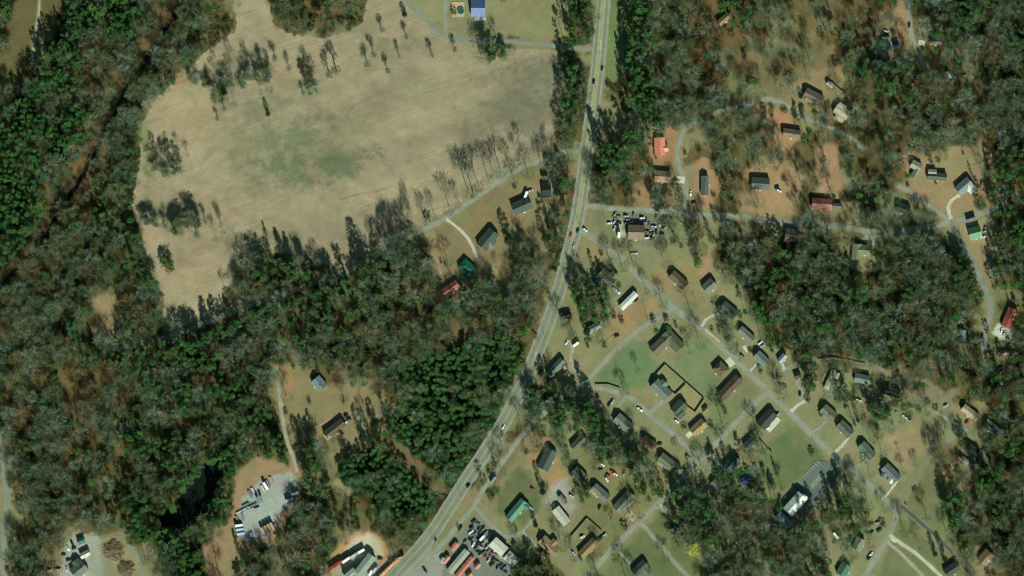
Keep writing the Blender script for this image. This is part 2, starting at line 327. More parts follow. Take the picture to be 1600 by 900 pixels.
# soft patches of another growth or soil: cx, cy, rx, ry, angle, colour, strength, scope
PATCH = [
 (835,150,80,60,20,(104,106,84),.9),(770,190,60,30,20,(126,120,94),.5),(620,140,80,24,20,(132,124,98),.5),(410,165,70,14,20,(118,122,92),.6),(405,370,50,26,15,(118,118,90),.5),(400,300,26,16,0,(120,120,90),.6),(232,225,14,50,0,(118,122,78),.7),(255,320,40,22,0,(118,110,84),.5),(520,250,50,30,0,(112,118,88),.6),(640,345,40,22,20,(132,122,94),.5),
 (820,140,70,70,15,(122,120,98),.6),(700,230,120,30,15,(142,130,104),.5),(300,420,60,50,0,(172,148,118),.6),(280,170,50,50,0,(174,146,114),.6),(500,360,120,24,8,(140,128,100),.5),(400,300,60,40,0,(158,140,110),.4),
 (475,235,105,55,12,(106,114,84),.85),(420,205,60,25,10,(128,126,95),.5),(520,255,55,30,-10,(110,112,84),.5),
 (790,150,85,55,25,(128,120,94),.7),(840,190,40,50,0,(126,118,94),.6),(620,75,70,22,20,(134,124,97),.7),(560,50,50,18,0,(138,126,98),.6),
 (395,382,60,22,-10,(122,116,88),.6),(360,95,60,14,25,(126,122,92),.7),(340,130,50,14,-10,(112,116,82),.5),(480,140,22,18,0,(118,122,94),.6),
 (300,190,40,45,0,(176,150,114),.6),(305,430,50,45,0,(172,150,116),.6),(370,240,30,60,30,(148,132,102),.3),(230,270,12,45,0,(116,118,76),.8),
 (430,103,22,7,0,(150,100,58),.7),(470,113,18,7,-30,(152,100,58),.7),(290,125,22,7,20,(160,112,75),.6),(232,362,16,6,-30,(176,130,92),.6),
 (600,300,90,16,15,(176,156,120),.45),(700,170,120,20,20,(174,156,122),.4),(600,200,140,26,15,(172,152,118),.35),(450,340,80,25,5,(174,150,118),.4),(540,390,60,20,0,(138,122,92),.5),
 (845,85,30,12,0,(170,155,118),.5),(330,340,30,50,-20,(150,132,100),.4),
 (800,420,38,32,0,(166,134,97),.8),(720,350,30,16,30,(122,120,84),.6),(690,400,14,40,10,(166,134,104),.6),(838,270,16,14,0,(118,118,78),.6),
 (1040,300,28,16,0,(130,118,78),.7),(930,345,26,14,0,(112,118,82),.6),(945,360,20,12,0,(104,112,80),.5),(930,400,20,22,0,(166,128,92),.5),
 (975,515,40,18,35,(158,128,90),.5),(1015,475,12,14,0,(175,132,98),.6),(1010,620,26,20,0,(160,128,90),.5),(1140,470,20,16,0,(168,150,112),.5),
 (1085,640,20,12,0,(150,136,96),.4),(1400,700,22,14,0,(172,148,108),.7),(1290,745,10,10,0,(100,105,72),.5),(1010,750,24,14,0,(140,120,82),.5),
 (1085,745,16,10,20,(168,140,100),.6),(890,520,26,40,-20,(142,126,86),.5),(1205,275,30,22,0,(178,140,104),.5),(1265,290,10,14,0,(185,130,96),.5),
 (1040,780,14,10,0,(170,140,98),.5),(1000,800,26,14,30,(160,136,96),.4),(940,60,8,60,-5,(138,128,92),.0),
 (980,640,14,10,0,(104,118,76),.4),(1330,640,25,14,-30,(122,114,78),.4),(1180,560,18,20,-30,(150,128,92),.4),(1535,250,10,60,5,(168,138,104),.6),
 (1410,880,26,12,-30,(122,124,88),.5),(1290,120,40,12,10,(158,136,98),.5),(1090,590,40,20,-30,(116,128,88),.4),(1070,650,60,30,30,(122,124,84),.3)]
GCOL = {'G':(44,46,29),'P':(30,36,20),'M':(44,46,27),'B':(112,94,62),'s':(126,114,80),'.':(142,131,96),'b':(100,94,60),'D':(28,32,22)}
gx = np.concatenate([[-6000,-3000,-1500,-900,-700,-600,-560], np.arange(-530, 531, 1.0), [560,600,700,900,1500,3000,6000]])
gy = np.concatenate([[-6000,-3000,-1500,-800,-500,-400,-350], np.arange(-320, 321, 1.0), [350,400,500,800,1500,3000,6000]])
GX, GY = np.meshgrid(gx, gy); gx_, gy_ = GX.ravel(), GY.ravel()
px = gx_/S+800; py = 450-gy_/S
pxc = np.clip(px, -60, 1660); pyc = np.clip(py, -60, 960)
w1 = fbm(px, py, 18, 11)-.5; w2 = fbm(px, py, 18, 21)-.5
w3 = vn(px, py, 4, 31)-.5; w4 = vn(px, py, 4, 33)-.5
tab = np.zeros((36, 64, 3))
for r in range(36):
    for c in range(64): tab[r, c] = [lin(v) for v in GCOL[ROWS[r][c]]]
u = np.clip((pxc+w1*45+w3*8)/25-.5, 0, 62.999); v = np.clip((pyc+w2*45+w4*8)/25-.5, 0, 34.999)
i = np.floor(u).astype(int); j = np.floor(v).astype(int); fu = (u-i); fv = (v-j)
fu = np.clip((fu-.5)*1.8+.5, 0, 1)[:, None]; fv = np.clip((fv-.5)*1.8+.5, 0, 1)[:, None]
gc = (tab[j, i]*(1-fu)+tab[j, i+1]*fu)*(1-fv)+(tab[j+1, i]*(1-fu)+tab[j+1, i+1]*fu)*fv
# open litter under thin crowns, brown and lighter
LT = np.clip((fbm(px, py, 42, 141, 3)-.47)*6, 0, 1)[:, None]*.9
wood_ = (gc.mean(1) < lin(75))[:, None]
LT = np.maximum(LT, (np.clip(1.2-np.hypot((px-1230)/330, (py-130)/230)**2, 0, 1)*.8)[:, None])
gc = np.where(wood_, gc*(1-LT)+np.array([lin(108), lin(94), lin(60)])*LT, gc)
# leaf litter is rusty in places
rust = np.clip((fbm(px, py, 30, 51)-.55)*5, 0, 1)[:, None]*.22
gc = gc*(1-rust)+np.array([lin(140), lin(96), lin(58)])*rust
fur = np.zeros(len(gx_))
for pts, col, fe, wa, fr in POLY:
    xs = [p[0] for p in pts]; ys = [p[1] for p in pts]; mgn = fe+wa+6
    sel = np.where((px > min(xs)-mgn) & (px < max(xs)+mgn) & (py > min(ys)-mgn) & (py < max(ys)+mgn))[0]
    X = px[sel]+w1[sel]*wa*2+w3[sel]*min(wa, 4); Y = py[sel]+w2[sel]*wa*2+w4[sel]*min(wa, 4)
    dd = seg_dist(X, Y, pts+[pts[0]]); ins = in_poly(X, Y, pts)
    a = np.clip(.5+np.where(ins, dd, -dd)/(2*fe), 0, 1)
    a = a*a*(3-2*a)
    c = np.array([lin(q) for q in col])
    gc[sel] = gc[sel]*(1-a[:, None])+c*a[:, None]; fur[sel] = fur[sel]*(1-a)+fr*a
for cx, cy, rx, ry, an, col, st in PATCH:
    a = R_(an); X = px-cx+w1*40; Y = py-cy+w2*40
    U = (X*cos(a)-Y*sin(a))/rx; V = (X*sin(a)+Y*cos(a))/ry
    q = np.clip(1.25-np.hypot(U, V)+w3*.5, 0, 1)*st*np.clip((fbm(px, py, 22, 171, 4)-.34)*5, .4, 1.2); q = np.clip(q*1.3, 0, st)[:, None]
    gc = gc*(1-q)+np.array([lin(t) for t in col])*q
for pts_, off_ in ((WATER[0][0], -11),):
    dd = seg_dist(px, py, [(x+off_, y-4) for x, y in pts_]); q = np.clip(1.3-dd/7, 0, 1)[:, None]*.75
    gc = gc*(1-q)+np.array([lin(122), lin(100), lin(68)])*q
# headland passes follow the field's edge; old drainage lines cross it
sel = np.where(in_poly(px, py, FIELD))[0]
dd = seg_dist(px[sel]+w1[sel]*10, py[sel]+w2[sel]*10, FIELD+[FIELD[0]])
gc[sel] *= (1+.07*np.sin(dd*2*np.pi/5.5)*np.clip(1-dd/34, 0, 1)+.08*np.clip(1-dd/5, 0, 1))[:, None]
for ln, wd, k in (([(532,309),(565,304),(598,295),(616,295),(628,302)], 1.3, .72),([(628,302),(612,318),(622,340),(640,360)], 1.2, .85),([(318,250),(345,222),(390,190),(450,160)], 6, .9),([(355,300),(365,325),(395,352),(440,372)], 7, .86),([(275,412),(295,395),(330,380)], 1.4, .86),([(780,292),(730,300),(660,318)], 4, .92),([(700,150),(720,190),(725,215)], 1.2, .86),([(560,170),(700,120),(850,80)], 5, 1.06),([(440,250),(620,210),(860,150)], 7, 1.05),([(560,325),(700,260),(860,225)], 6, 1.05)):
    dd = seg_dist(px+w1*16, py+w2*16, ln); q = np.clip(1.4-dd/wd, 0, 1)[:, None]
    gc *= 1-q*(1-k)
# worn verges beside the roads
for nm, pts, w, col in ROADS+[('road', HWY, 20, ASP)]:
    xs = [p[0] for p in pts]; ys = [p[1] for p in pts]
    sel = np.where((px > min(xs)-20) & (px < max(xs)+20) & (py > min(ys)-20) & (py < max(ys)+20))[0]
    dd = seg_dist(px[sel]+w3[sel]*3, py[sel]+w4[sel]*3, smooth(pts, 4) if len(pts) < 40 else pts)
    q = np.clip(1-(dd-w/2)/3.0, 0, 1)[:, None]*.55
    gc[sel] = gc[sel]*(1-q)+np.array([lin(150), lin(134), lin(102)])*q
# metre-scale unevenness of growth
mott = (1+.28*(fbm(px, py, 9, 61, 3)-.5)+.25*(fbm(px, py, 40, 71, 2)-.5))[:, None]
greenish = ((fbm(px, py, 26, 81, 3)-.5)*(1-.6*fur))[:, None]
gc = gc*(1+.34*fur*(fbm(px*.8+py*.45, (py*1.3-px*.45)*1.6, 46, 191, 4)-.5))[:, None]
gc = gc*np.array([.955, 1.0, 1.03])*mott*(1+greenish*np.array([-.36, .05, -.2]))
far = np.clip((np.maximum(np.abs(gx_)-525, np.abs(gy_)-315))/60, 0, 1)[:, None]
gc = gc*(1-far)+np.array([lin(84), lin(84), lin(54)])*far; fur = fur*(1-far[:, 0])
gc = np.clip(gc/KG, 0, .8)
ny, nx = GX.shape
idx = np.arange(nx*ny).reshape(ny, nx)
F = np.stack([idx[:-1, :-1].ravel(), idx[:-1, 1:].ravel(), idx[1:, 1:].ravel(), idx[1:, :-1].ravel()], 1)

def ground_mat():
    m, nt, b = new_mat('ground_growth', .95, .05); L = nt.links.new
    at = N(nt, 'ShaderNodeAttribute', attribute_name='soil')
    g = N(nt, 'ShaderNodeNewGeometry')
    n1 = N(nt, 'ShaderNodeTexNoise', i_Scale=.9, i_Detail=5.0, i_Roughness=.75); L(g.outputs[0], n1.inputs['Vector'])
    n2 = N(nt, 'ShaderNodeTexNoise', i_Scale=.12, i_Detail=4.0); L(g.outputs[0], n2.inputs['Vector'])
    m1 = N(nt, 'ShaderNodeMapRange'); m1.inputs[1].default_value = .3; m1.inputs[2].default_value = .7; m1.inputs[3].default_value = .68; m1.inputs[4].default_value = 1.32
    L(n1.outputs[0], m1.inputs[0])
    # furrows, bending with a large noise
    mp = N(nt, 'ShaderNodeMapping'); mp.inputs['Rotation'].default_value = (0, 0, R_(70)); L(g.outputs[0], mp.inputs[0])
    n3 = N(nt, 'ShaderNodeTexNoise', i_Scale=.006, i_Detail=2.0); L(g.outputs[0], n3.inputs['Vector'])
    sc = N(nt, 'ShaderNodeVectorMath', operation='SCALE'); sc.inputs[3].default_value = 28; L(n3.outputs['Color'], sc.inputs[0])
    ad = N(nt, 'ShaderNodeVectorMath', operation='ADD'); L(mp.outputs[0], ad.inputs[0]); L(sc.outputs[0], ad.inputs[1])
    wv = N(nt, 'ShaderNodeTexWave', i_Scale=.1, i_Distortion=1.2, i_Detail=2.0); wv.inputs['Detail Scale'].default_value = 1.2; L(ad.outputs[0], wv.inputs['Vector'])
    mp2 = N(nt, 'ShaderNodeMapping'); mp2.inputs['Rotation'].default_value = (0, 0, 0); mp2.inputs['Scale'].default_value = (.75, .014, 1); L(ad.outputs[0], mp2.inputs[0])
    n4 = N(nt, 'ShaderNodeTexNoise', i_Scale=1.0, i_Detail=3.0); L(mp2.outputs[0], n4.inputs['Vector'])
    sm = N(nt, 'ShaderNodeMath', operation='MULTIPLY_ADD'); L(wv.outputs['Fac'], sm.inputs[0]); sm.inputs[1].default_value = .07; L(n4.outputs[0], sm.inputs[2])
    mr = N(nt, 'ShaderNodeMapRange'); mr.inputs[1].default_value = .3; mr.inputs[2].default_value = .8; mr.inputs[3].default_value = .89; mr.inputs[4].default_value = 1.11
    L(sm.outputs[0], mr.inputs[0])
    mf = N(nt, 'ShaderNodeMix', data_type='FLOAT'); L(at.outputs['Alpha'], mf.inputs[0]); mf.inputs[2].default_value = 1; L(mr.outputs[0], mf.inputs[3])
    # less grain on the field
    mg = N(nt, 'ShaderNodeMix', data_type='FLOAT'); L(at.outputs['Alpha'], mg.inputs[0]); L(m1.outputs[0], mg.inputs[2])
    mh = N(nt, 'ShaderNodeMapRange'); mh.inputs[3].default_value = .85; mh.inputs[4].default_value = 1.15; L(n1.outputs[0], mh.inputs[0]); L(mh.outputs[0], mg.inputs[3])
    mm = N(nt, 'ShaderNodeMath', operation='MULTIPLY'); L(mf.outputs[0], mm.inputs[0]); L(mg.outputs[0], mm.inputs[1])
    vs = N(nt, 'ShaderNodeVectorMath', operation='SCALE'); L(at.outputs['Color'], vs.inputs[0]); L(mm.outputs[0], vs.inputs[3])
    L(vs.outputs[0], b.inputs['Base Color'])
    bp = N(nt, 'ShaderNodeBump', i_Strength=.5, i_Distance=.35); L(n1.outputs[0], bp.inputs['Height']); L(bp.outputs[0], b.inputs['Normal'])
    return m
GZ = np.zeros(len(gx_))
# the creek bed and the dark patch are sunk into the sheet
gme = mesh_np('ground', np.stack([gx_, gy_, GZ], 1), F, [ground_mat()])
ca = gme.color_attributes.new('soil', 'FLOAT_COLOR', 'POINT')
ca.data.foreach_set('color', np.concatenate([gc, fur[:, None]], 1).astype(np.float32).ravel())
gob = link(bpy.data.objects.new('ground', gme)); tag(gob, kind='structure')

# ------------------------------------------------------------------ roads, tracks, water
ZL = [0.02]
def nz(): ZL[0] += .004; return ZL[0]
def strip(name, pts, w, m, z=None, kind='structure', off=0.0, jag=.35, parent=None, sm=6):
    """ribbon w metres wide following pixel points"""
    q = smooth(pts, sm) if sm else pts
    q = [P(*p) for p in q]; v = []; f = []; n = len(q)
    for k, (x, y) in enumerate(q):
        a = q[max(0, k-1)]; b = q[min(n-1, k+1)]; dx, dy = b[0]-a[0], b[1]-a[1]; l = math.hypot(dx, dy) or 1
        ux, uy = -dy/l, dx/l
        j1 = (random.random()-.5)*jag; j2 = (random.random()-.5)*jag
        v += [(x+ux*(off+w/2+j1), y+uy*(off+w/2+j1), 0), (x+ux*(off-w/2+j2), y+uy*(off-w/2+j2), 0)]
    zz = z if z is not None else nz(); v = [(a, b, zz) for a, b, _ in v]
    for k in range(n-1): f.append((2*k+1, 2*k+3, 2*k+2, 2*k))
    o = obj(name, v, f, m, parent)
    if kind and parent is None: tag(o, kind=kind)
    return o
def sheet(name, pts, m, z=None, kind='structure'):
    z = z if z is not None else nz(); v = [P(*p)+(z,) for p in pts]
    o = obj(name, v, [tuple(range(len(v)))], m)
    if o.data.polygons[0].normal.z < 0: o.data.flip_normals()
    return tag(o, kind=kind) if kind else o
def rmat(col):
    return mat('paving_%d_%d_%d' % col, C(*col), scale=.1, scale2=.9, amt=.24)
for nm, pts, w, col in ROADS: strip(nm, pts, w*S*.9, rmat(col), jag=.9)
hz = ZL[0]+.01
strip('highway_shoulder', HWY, 13.4, rmat((152,150,130)), z=hz, sm=0, jag=.6)
strip('highway', HWY, 11.4, rmat((125,130,112)), z=hz+.01, sm=0, jag=.1)
top = [p for p in HWY if p[1] < 260]; low = [p for p in HWY if p[1] >= 355]
mid = [p for p in HWY if 250 < p[1] < 362]
strip('turn_lane', [p for p in HWY if p[1] < 372], 3.6, rmat((150,148,118)), z=hz+.02, sm=0, jag=.1)
YEL = mat('yellow_paint', C(188,172,112), scale=1, amt=.25); WHT = mat('white_paint', C(186,190,176), scale=1, amt=.2)
allh = HWY
for off, w_ in ((1.9, .3), (-1.9, .3)): strip('yellow_line', [p for p in HWY if p[1] < 372], w_, YEL, z=hz+.03, sm=0, off=off, jag=0)
for off in (.32, -.32): strip('yellow_line', [p for p in HWY if p[1] > 440], .28, YEL, z=hz+.03, sm=0, off=off, jag=0)
seg = [p for p in HWY if 366 < p[1] < 445]
for off in (1.0, -1.0): strip('yellow_line', seg, .28, YEL, z=hz+.03, sm=0, off=off, jag=0)
for k in range(len(seg)-1):
    (ax, ay), (bx, by) = seg[k], seg[k+1]
    for t in (0, .5):
        x, y = ax+(bx-ax)*t, ay+(by-ay)*t
        strip('hatch_mark', [(x-1.6, y+1.4), (x+1.6, y-1.4)], .35, YEL, z=hz+.036, sm=0, jag=0)
for off in (5.15, -5.15): strip('edge_line', HWY, .22, WHT, z=hz+.03, sm=0, off=off, jag=0)
for ax, ay in ((939, 67), (938.5, 76), (837, 554), (750, 724)):
    strip('turn_arrow', [(ax, ay-4), (ax-.5, ay+3)] if ay < 100 else [(ax+2, ay-3), (ax-2, ay+3)], .7, WHT, z=hz+.04, sm=0, jag=0)
    strip('turn_arrow', [(ax-.2, ay-3.4), (ax-2.6, ay-2)], .7, WHT, z=hz+.044, sm=0, jag=0)
def water_and_patch_mat():
    m, nt, b = new_mat('dark_water_and_patch', .6, .08); b.inputs['Base Color'].default_value = (.003, .007, .005, 1)
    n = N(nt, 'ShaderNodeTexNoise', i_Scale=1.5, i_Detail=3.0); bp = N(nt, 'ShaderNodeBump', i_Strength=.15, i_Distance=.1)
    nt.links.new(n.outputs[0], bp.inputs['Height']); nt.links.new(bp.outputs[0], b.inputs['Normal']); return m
WM = water_and_patch_mat()  # near-black surface of the creek, also used on the dark patch
for pts, w in WATER: strip('creek', pts, w*S, WM, jag=1.6)
sheet('dark_patch', DARK_PATCH, WM)  # flat near-black sheet laid over the dark gap among the trees
# car park: asphalt and painted bays
LOT = [(1240,764),(1256,742),(1275,719),(1297,721),(1314,736),(1306,752),(1292,770),(1272,790),(1257,804),(1250,797),(1262,780),(1250,770)]
sheet('car_park', LOT, mat('dark_asphalt', C(100,110,100), scale=.2, amt=.15))
lz = ZL[0]+.012
def line_px(a, b, w=.38): strip('bay_line', [a, b], w, WHT, z=lz, sm=0, jag=0)
for k in range(12):
    t = k/11; x = 1239+37*t; y = 757-36*t; line_px((x, y), (x+4.5, y+3.5)) if k else None
strip('bay_line', [(1265,764),(1284,741)], .25, WHT, z=lz+.004, sm=0, jag=0)
for k in range(7):
    t = k/6; x = 1266+18*t; y = 763-22*t
    line_px((x, y), (x-4.6, y-1.2)); line_px((x, y), (x+1.0, y+4.8)); 
for k in range(4):
    t = k/3; x = 1264+30*t; y = 788-27*t; line_px((x, y), (x+2.5, y+3))
# concrete pads and slabs
CONC = mat('concrete_slab', C(200,196,172), scale=.3, amt=.12)
def pad(cx, cy, l, w, an, col=None):
    a = R_(an); q = [(cx+(sx*l/2*cos(a)+sy*w/2*sin(a)), cy-(sx*l/2*sin(a)-sy*w/2*cos(a))) for sx, sy in ((-1,-1),(1,-1),(1,1),(-1,1))]
    sheet('concrete_pad', q, CONC if col is None else rmat(col))
for a in [(1063,281,14,11,-5),(1440,67,10,8,-10),(1141,566,10,14,40),(1077,679,10,8,40),(1113,524,30,3.5,-40,(190,170,135)),(1208,663,10,26,-42),(1361,375,12,14,0,(160,162,148)),(1567,520,16,14,20),(1396,844,9,5,-40),(716,15,19,24,0,(186,168,128)),(750,30,18,5,0,(200,196,186)),(1165,545,5,12,35),(1064,737,8,5,40),(986,806,16,12,-35,(176,160,128)),(1318,150,6,5,0,(200,190,160))]:
    pad(*a)

# ------------------------------------------------------------------ roof and wall materials
def roof_mat(rgb, metal):
    key = 'roof_%s_%d_%d_%d' % (('metal' if metal else 'shingle',)+tuple(rgb))
    if key in _mc: return _mc[key]
    m, nt, b = new_mat(key, .45 if metal else .92, .35 if metal else .15); L = nt.links.new
    tc = N(nt, 'ShaderNodeTexCoord'); c = C(*rgb, k=.78)
    if metal:
        w = N(nt, 'ShaderNodeTexWave', i_Scale=.55, i_Distortion=.1)
        L(tc.outputs['Object'], w.inputs['Vector']); f = w.outputs['Fac']
    else:
        br = N(nt, 'ShaderNodeTexBrick', i_Scale=1.2); br.inputs['Color1'].default_value = (0, 0, 0, 1); br.inputs['Color2'].default_value = (1, 1, 1, 1)
        L(tc.outputs['Object'], br.inputs['Vector']); f = br.outputs['Color']
    n = N(nt, 'ShaderNodeTexNoise', i_Scale=.35, i_Detail=6.0, i_Roughness=.7); L(tc.outputs['Object'], n.inputs['Vector'])
    ma = N(nt, 'ShaderNodeMath', operation='MULTIPLY_ADD'); L(f, ma.inputs[0]); ma.inputs[1].default_value = .25; L(n.outputs[0], ma.inputs[2])
    mr = N(nt, 'ShaderNodeMapRange'); mr.inputs[1].default_value = .35; mr.inputs[2].default_value = .9; L(ma.outputs[0], mr.inputs[0])
    mx = N(nt, 'ShaderNodeMix', data_type='RGBA'); L(mr.outputs[0], mx.inputs[0])
    mx.inputs[6].default_value = tuple(q*.62 for q in c)+(1,); mx.inputs[7].default_value = tuple(min(.85, q*1.3) for q in c)+(1,)
    L(mx.outputs[2], b.inputs['Base Color']); _mc[key] = m; return m
WALLS = [mat('siding_white', (.6,.59,.55), scale=.8, amt=.08), mat('siding_cream', (.5,.46,.36), scale=.8, amt=.1), mat('brick_red', (.28,.13,.09), scale=2, amt=.25), mat('siding_grey', (.32,.33,.32), scale=.8, amt=.1), mat('siding_tan', (.4,.33,.24), scale=.8, amt=.1)]
GLASS, _, _b = new_mat('window_glass', .08, .5); _b.inputs['Base Color'].default_value = (.03, .04, .05, 1)
BRICK = mat('chimney_brick', (.3,.16,.11), scale=3, amt=.3)
DOORM = mat('door_paint', (.2,.08,.06), scale=1, amt=.1)
TRIM = mat('white_trim', (.7,.7,.67), scale=1, amt=.05)

def gable(mb_r, mb_w, x0, x1, y0, y1, h, rise, ov=.45, th=.22, hip=0):
    """ridge along x; roof into mb_r, walls into mb_w"""
    yc = (y0+y1)/2
    n = len(mb_w.v)
    mb_w.v += [(x0,y0,0),(x1,y0,0),(x1,y1,0),(x0,y1,0),(x0,y0,h),(x1,y0,h),(x1,y1,h),(x0,y1,h)]
    mb_w.f += [tuple(n+i for i in q) for q in ((0,1,5,4),(2,3,7,6))]
    if hip: mb_w.f += [tuple(n+i for i in q) for q in ((1,2,6,5),(3,0,4,7))]
    else:
        mb_w.v += [(x0,yc,h+rise),(x1,yc,h+rise)]
        mb_w.f += [(n+1,n+2,n+6,n+9,n+5),(n+3,n+0,n+4,n+8,n+7)]
    X0, X1 = x0-ov, x1+ov; k = rise/((y1-y0)/2); Y0, Y1 = y0-ov, y1+ov; ze = h-ov*k+.03; zr = h+rise+.03
    hx = hip*(y1-y0)/2
    b = len(mb_r.v)
    for t in (0, th):
        mb_r.v += [(X0,Y0,ze+t),(X1,Y0,ze+t),(X1,Y1,ze+t),(X0,Y1,ze+t),(X0+hx,yc,zr+t),(X1-hx,yc,zr+t)]
    t = b+6
    mb_r.f += [(t,t+1,t+5,t+4),(t+2,t+3,t+4,t+5),(t+1,t+2,t+5),(t+3,t,t+4)] if hip else [(t,t+1,t+5,t+4),(t+2,t+3,t+4,t+5)]
    mb_r.f += [(b+4,b+5,b+1,b),(b+5,b+4,b+3,b+2)]
    if hip: mb_r.f += [(b+5,b+2,b+1),(b+4,b,b+3)]
    mb_r.f += [(b,b+1,t+1,t),(b+2,b+3,t+3,t+2)]
    if hip: mb_r.f += [(b+1,b+2,t+2,t+1),(b+3,b,t,t+3)]
    else: mb_r.f += [(b+1,b+5,t+5,t+1),(b+5,b+2,t+2,t+5),(b+3,b+4,t+4,t+3),(b+4,b,t,t+4)]

FOOT = []      # footprints (px centre, radius-like half sizes, angle) for keeping trees off
LAND = []      # landmarks for labels
def house(cx, cy, L, Wd, an, rgb, key, extra='', name='house', metal=False, hip=0, wing=None, cat=None, h=2.9, pitch=.36, chim=None, wall=None, land=True):
    x, y = P(cx, cy); rz = R_(an); L *= S; Wd *= S
    r = empty(name, x, y, 0, rz)
    tag(r, (key+(' '+extra if extra else ' beside the lane' if len(key.split()) < 4 else '')), cat or name.replace('_', ' '))
    FOOT.append((cx, cy, L/S, Wd/S, an)); 
    if land: LAND.append((cx, cy, key))
    rm = roof_mat(rgb, metal); wm = WALLS[wall if wall is not None else random.randrange(5)]
    small = L < 9 or Wd < 5
    if small: h = min(h, 2.3)
    mr, mw = MB(), MB()
    gable(mr, mw, -L/2+.4, L/2-.4, -Wd/2+.4, Wd/2-.4, h, pitch*Wd/2, hip=hip)
    mw.obj('wall', wm, r); ro = mr.obj('roof', rm, r)
    zr = h+pitch*Wd/2
    if not small and not metal:
        mc = MB(); mc.box(-L*.06-.28, -L*.06+.0, -.1, .1, zr, zr+.16); 
        rc = MB().box(-L/2-.05, L/2+.05, -.16, .16, zr+.16, zr+.29)
        if not hip: rc.obj('ridge_cap', rm, ro)
        if chim or (chim is None and random.random() < .45):
            MB().box(L*.18-.45, L*.18+.45, -1.1, -.3, h, zr+1.1, .04, .04).obj('chimney', BRICK, ro)
        MB().cyl(L*.3, Wd*.16, h+.6, zr+.25, .09, n=8).obj('vent_pipe', TRIM, ro)
    # openings on the two long walls
    ys = -Wd/2+.4
    if small:
        MB().box(-.6, .6, ys-.05, ys, .02, 2.0).obj('door', TRIM, r)
    else:
        d_ = MB().box(-.5, .5, ys-.06, ys, .15, 2.2).obj('door', DOORM, r)
        MB().box(.32, .4, ys-.12, ys-.06, 1.1, 1.2).obj('handle', TRIM, d_)
        MB().box(-1.1, 1.1, ys-1.6, ys-.06, 0.0, .15).obj('step', CONC, r)
        for fx in (-.34, .3):
            for sd in (-1, 1):
                yy = sd*(Wd/2-.4); m = MB(); m.box(fx*L-.65, fx*L+.65, min(yy, yy+sd*.05), max(yy, yy+sd*.05), 1.0, 2.15)
                wo = m.obj('window', GLASS, r)
                MB().box(fx*L-.75, fx*L+.75, min(yy, yy+sd*.1), max(yy, yy+sd*.1), .9, .99).obj('sill', TRIM, wo)
    if wing:      # (dx, dy, l, w, 'x'|'y', colour) in px of the house's own frame
        for dx, dy, l, w, ax, wc in (wing if isinstance(wing, list) else [wing]):
            l *= S; w *= S; dx *= S; dy *= S; a, b = MB(), MB()
            gable(a, b, -l/2, l/2, -w/2, w/2, h-.12, pitch*w/2)
            for mbb in (a, b):
                mbb.v = [((p[0]+dx, p[1]+dy, p[2]) if ax == 'x' else (-p[1]+dx, p[0]+dy, p[2])) for p in mbb.v]
            b.obj('wing_wall', wm, r); a.obj('wing_roof', roof_mat(wc or rgb, metal), r)
            aa = R_(an); FOOT.append((cx+(dx*cos(aa)-dy*sin(aa))/S, cy-(dx*sin(aa)+dy*cos(aa))/S, (l if ax == 'x' else w)/S, (w if ax == 'x' else l)/S, an))
    return r

BR=(120,106,84); GRY=(122,126,108); DKG=(84,90,80); OLV=(110,114,90); SLT=(100,110,112); TAN=(172,150,116); WH=(225,224,210)
H = house
H(747,13,22,27,0,(112,132,178),'blue metal-roofed house','at the top of the picture',metal=True,wall=0)
H(1031,229,28,17,93,(240,150,132),'salmon-red metal-roofed house','in the clearing east of the highway',metal=True,wing=(-3,-7,10,10,'y',None))
H(1035,276,26,18,-3,(178,148,124),'brown-roofed house with bright white drive pad')
H(1101,290,30,12,90,(104,112,108),'long dark grey house lying north to south')
H(1188,287,28,19,-3,(112,116,108),'dark grey house on the bare orange lot')
H(994,363,26,23,-2,(150,134,116),'square brown-roofed workshop','among the scrap cars',name='workshop',cat='workshop',hip=0,h=3.6,chim=False)
H(815,322,30,20,25,(92,104,96),'dark green-grey house west of the highway','with a white camper behind it')
H(854,297,14,23,5,(60,68,62),'small black-roofed building under trees')
H(851,275,10,10,5,(76,78,68),'tiny dark square shed','north of the small black-roofed building',name='shed')
H(948,434,28,18,-42,(118,124,104),'olive house beside the round pool',wing=(6,8,12,12,'y',None))
H(1060,438,30,15,-42,(122,108,88),'long brown house north of the diagonal road')
H(1108,447,20,17,42,(128,136,120),'small grey-green square house','at the wood edge')
H(982,470,34,10,45,(232,232,222),'long white mobile home','north of the lawn road',name='mobile_home',cat='mobile home',metal=True,pitch=.2,wall=0)
H(1139,485,28,16,-40,(92,104,88),'dark green house with curved drive',wing=(-10,-4,12,14,'y',(128,134,116)))
H(1166,523,28,13,-42,(138,140,132),'pale grey house under brown trees')
H(1190,561,24,15,-45,(128,142,130),'grey-green house at the wood corner')
H(1034,537,38,18,43,(126,116,98),'large brown cross-gabled house','in the green lawns',wing=[(16,-8,34,17,'y',(104,108,86))])
H(1126,577,21,19,-45,(122,108,90),'square brown hip-roofed house','with a pale drive',hip=.8)
H(1141,605,42,16,47,(112,94,80),'long brown ranch house','in the middle of the lawns')
H(1033,609,32,19,-45,(128,138,124),'grey-green house in front of the fenced yards',wing=(-4,8,10,12,'y',None))
H(1061,637,22,18,45,(88,104,88),'dark green house below the fenced yards',wing=(-6,-8,12,12,'x',None))
H(1091,668,26,16,42,(176,150,104),'house with a golden-tan roof')
H(1102,641,9,6,45,(170,130,100),'little tan shed at the fence corner',name='shed')
H(1198,655,30,18,47,(76,82,76),'black-roofed house with cars on a white pad')
H(974,661,30,17,-42,(128,138,124),'grey-green house with a red canopy','south of the curving road')
H(965,650,8,8,-30,(214,78,60),'bright red canopy','on the curving-road house',name='canopy',land=False)
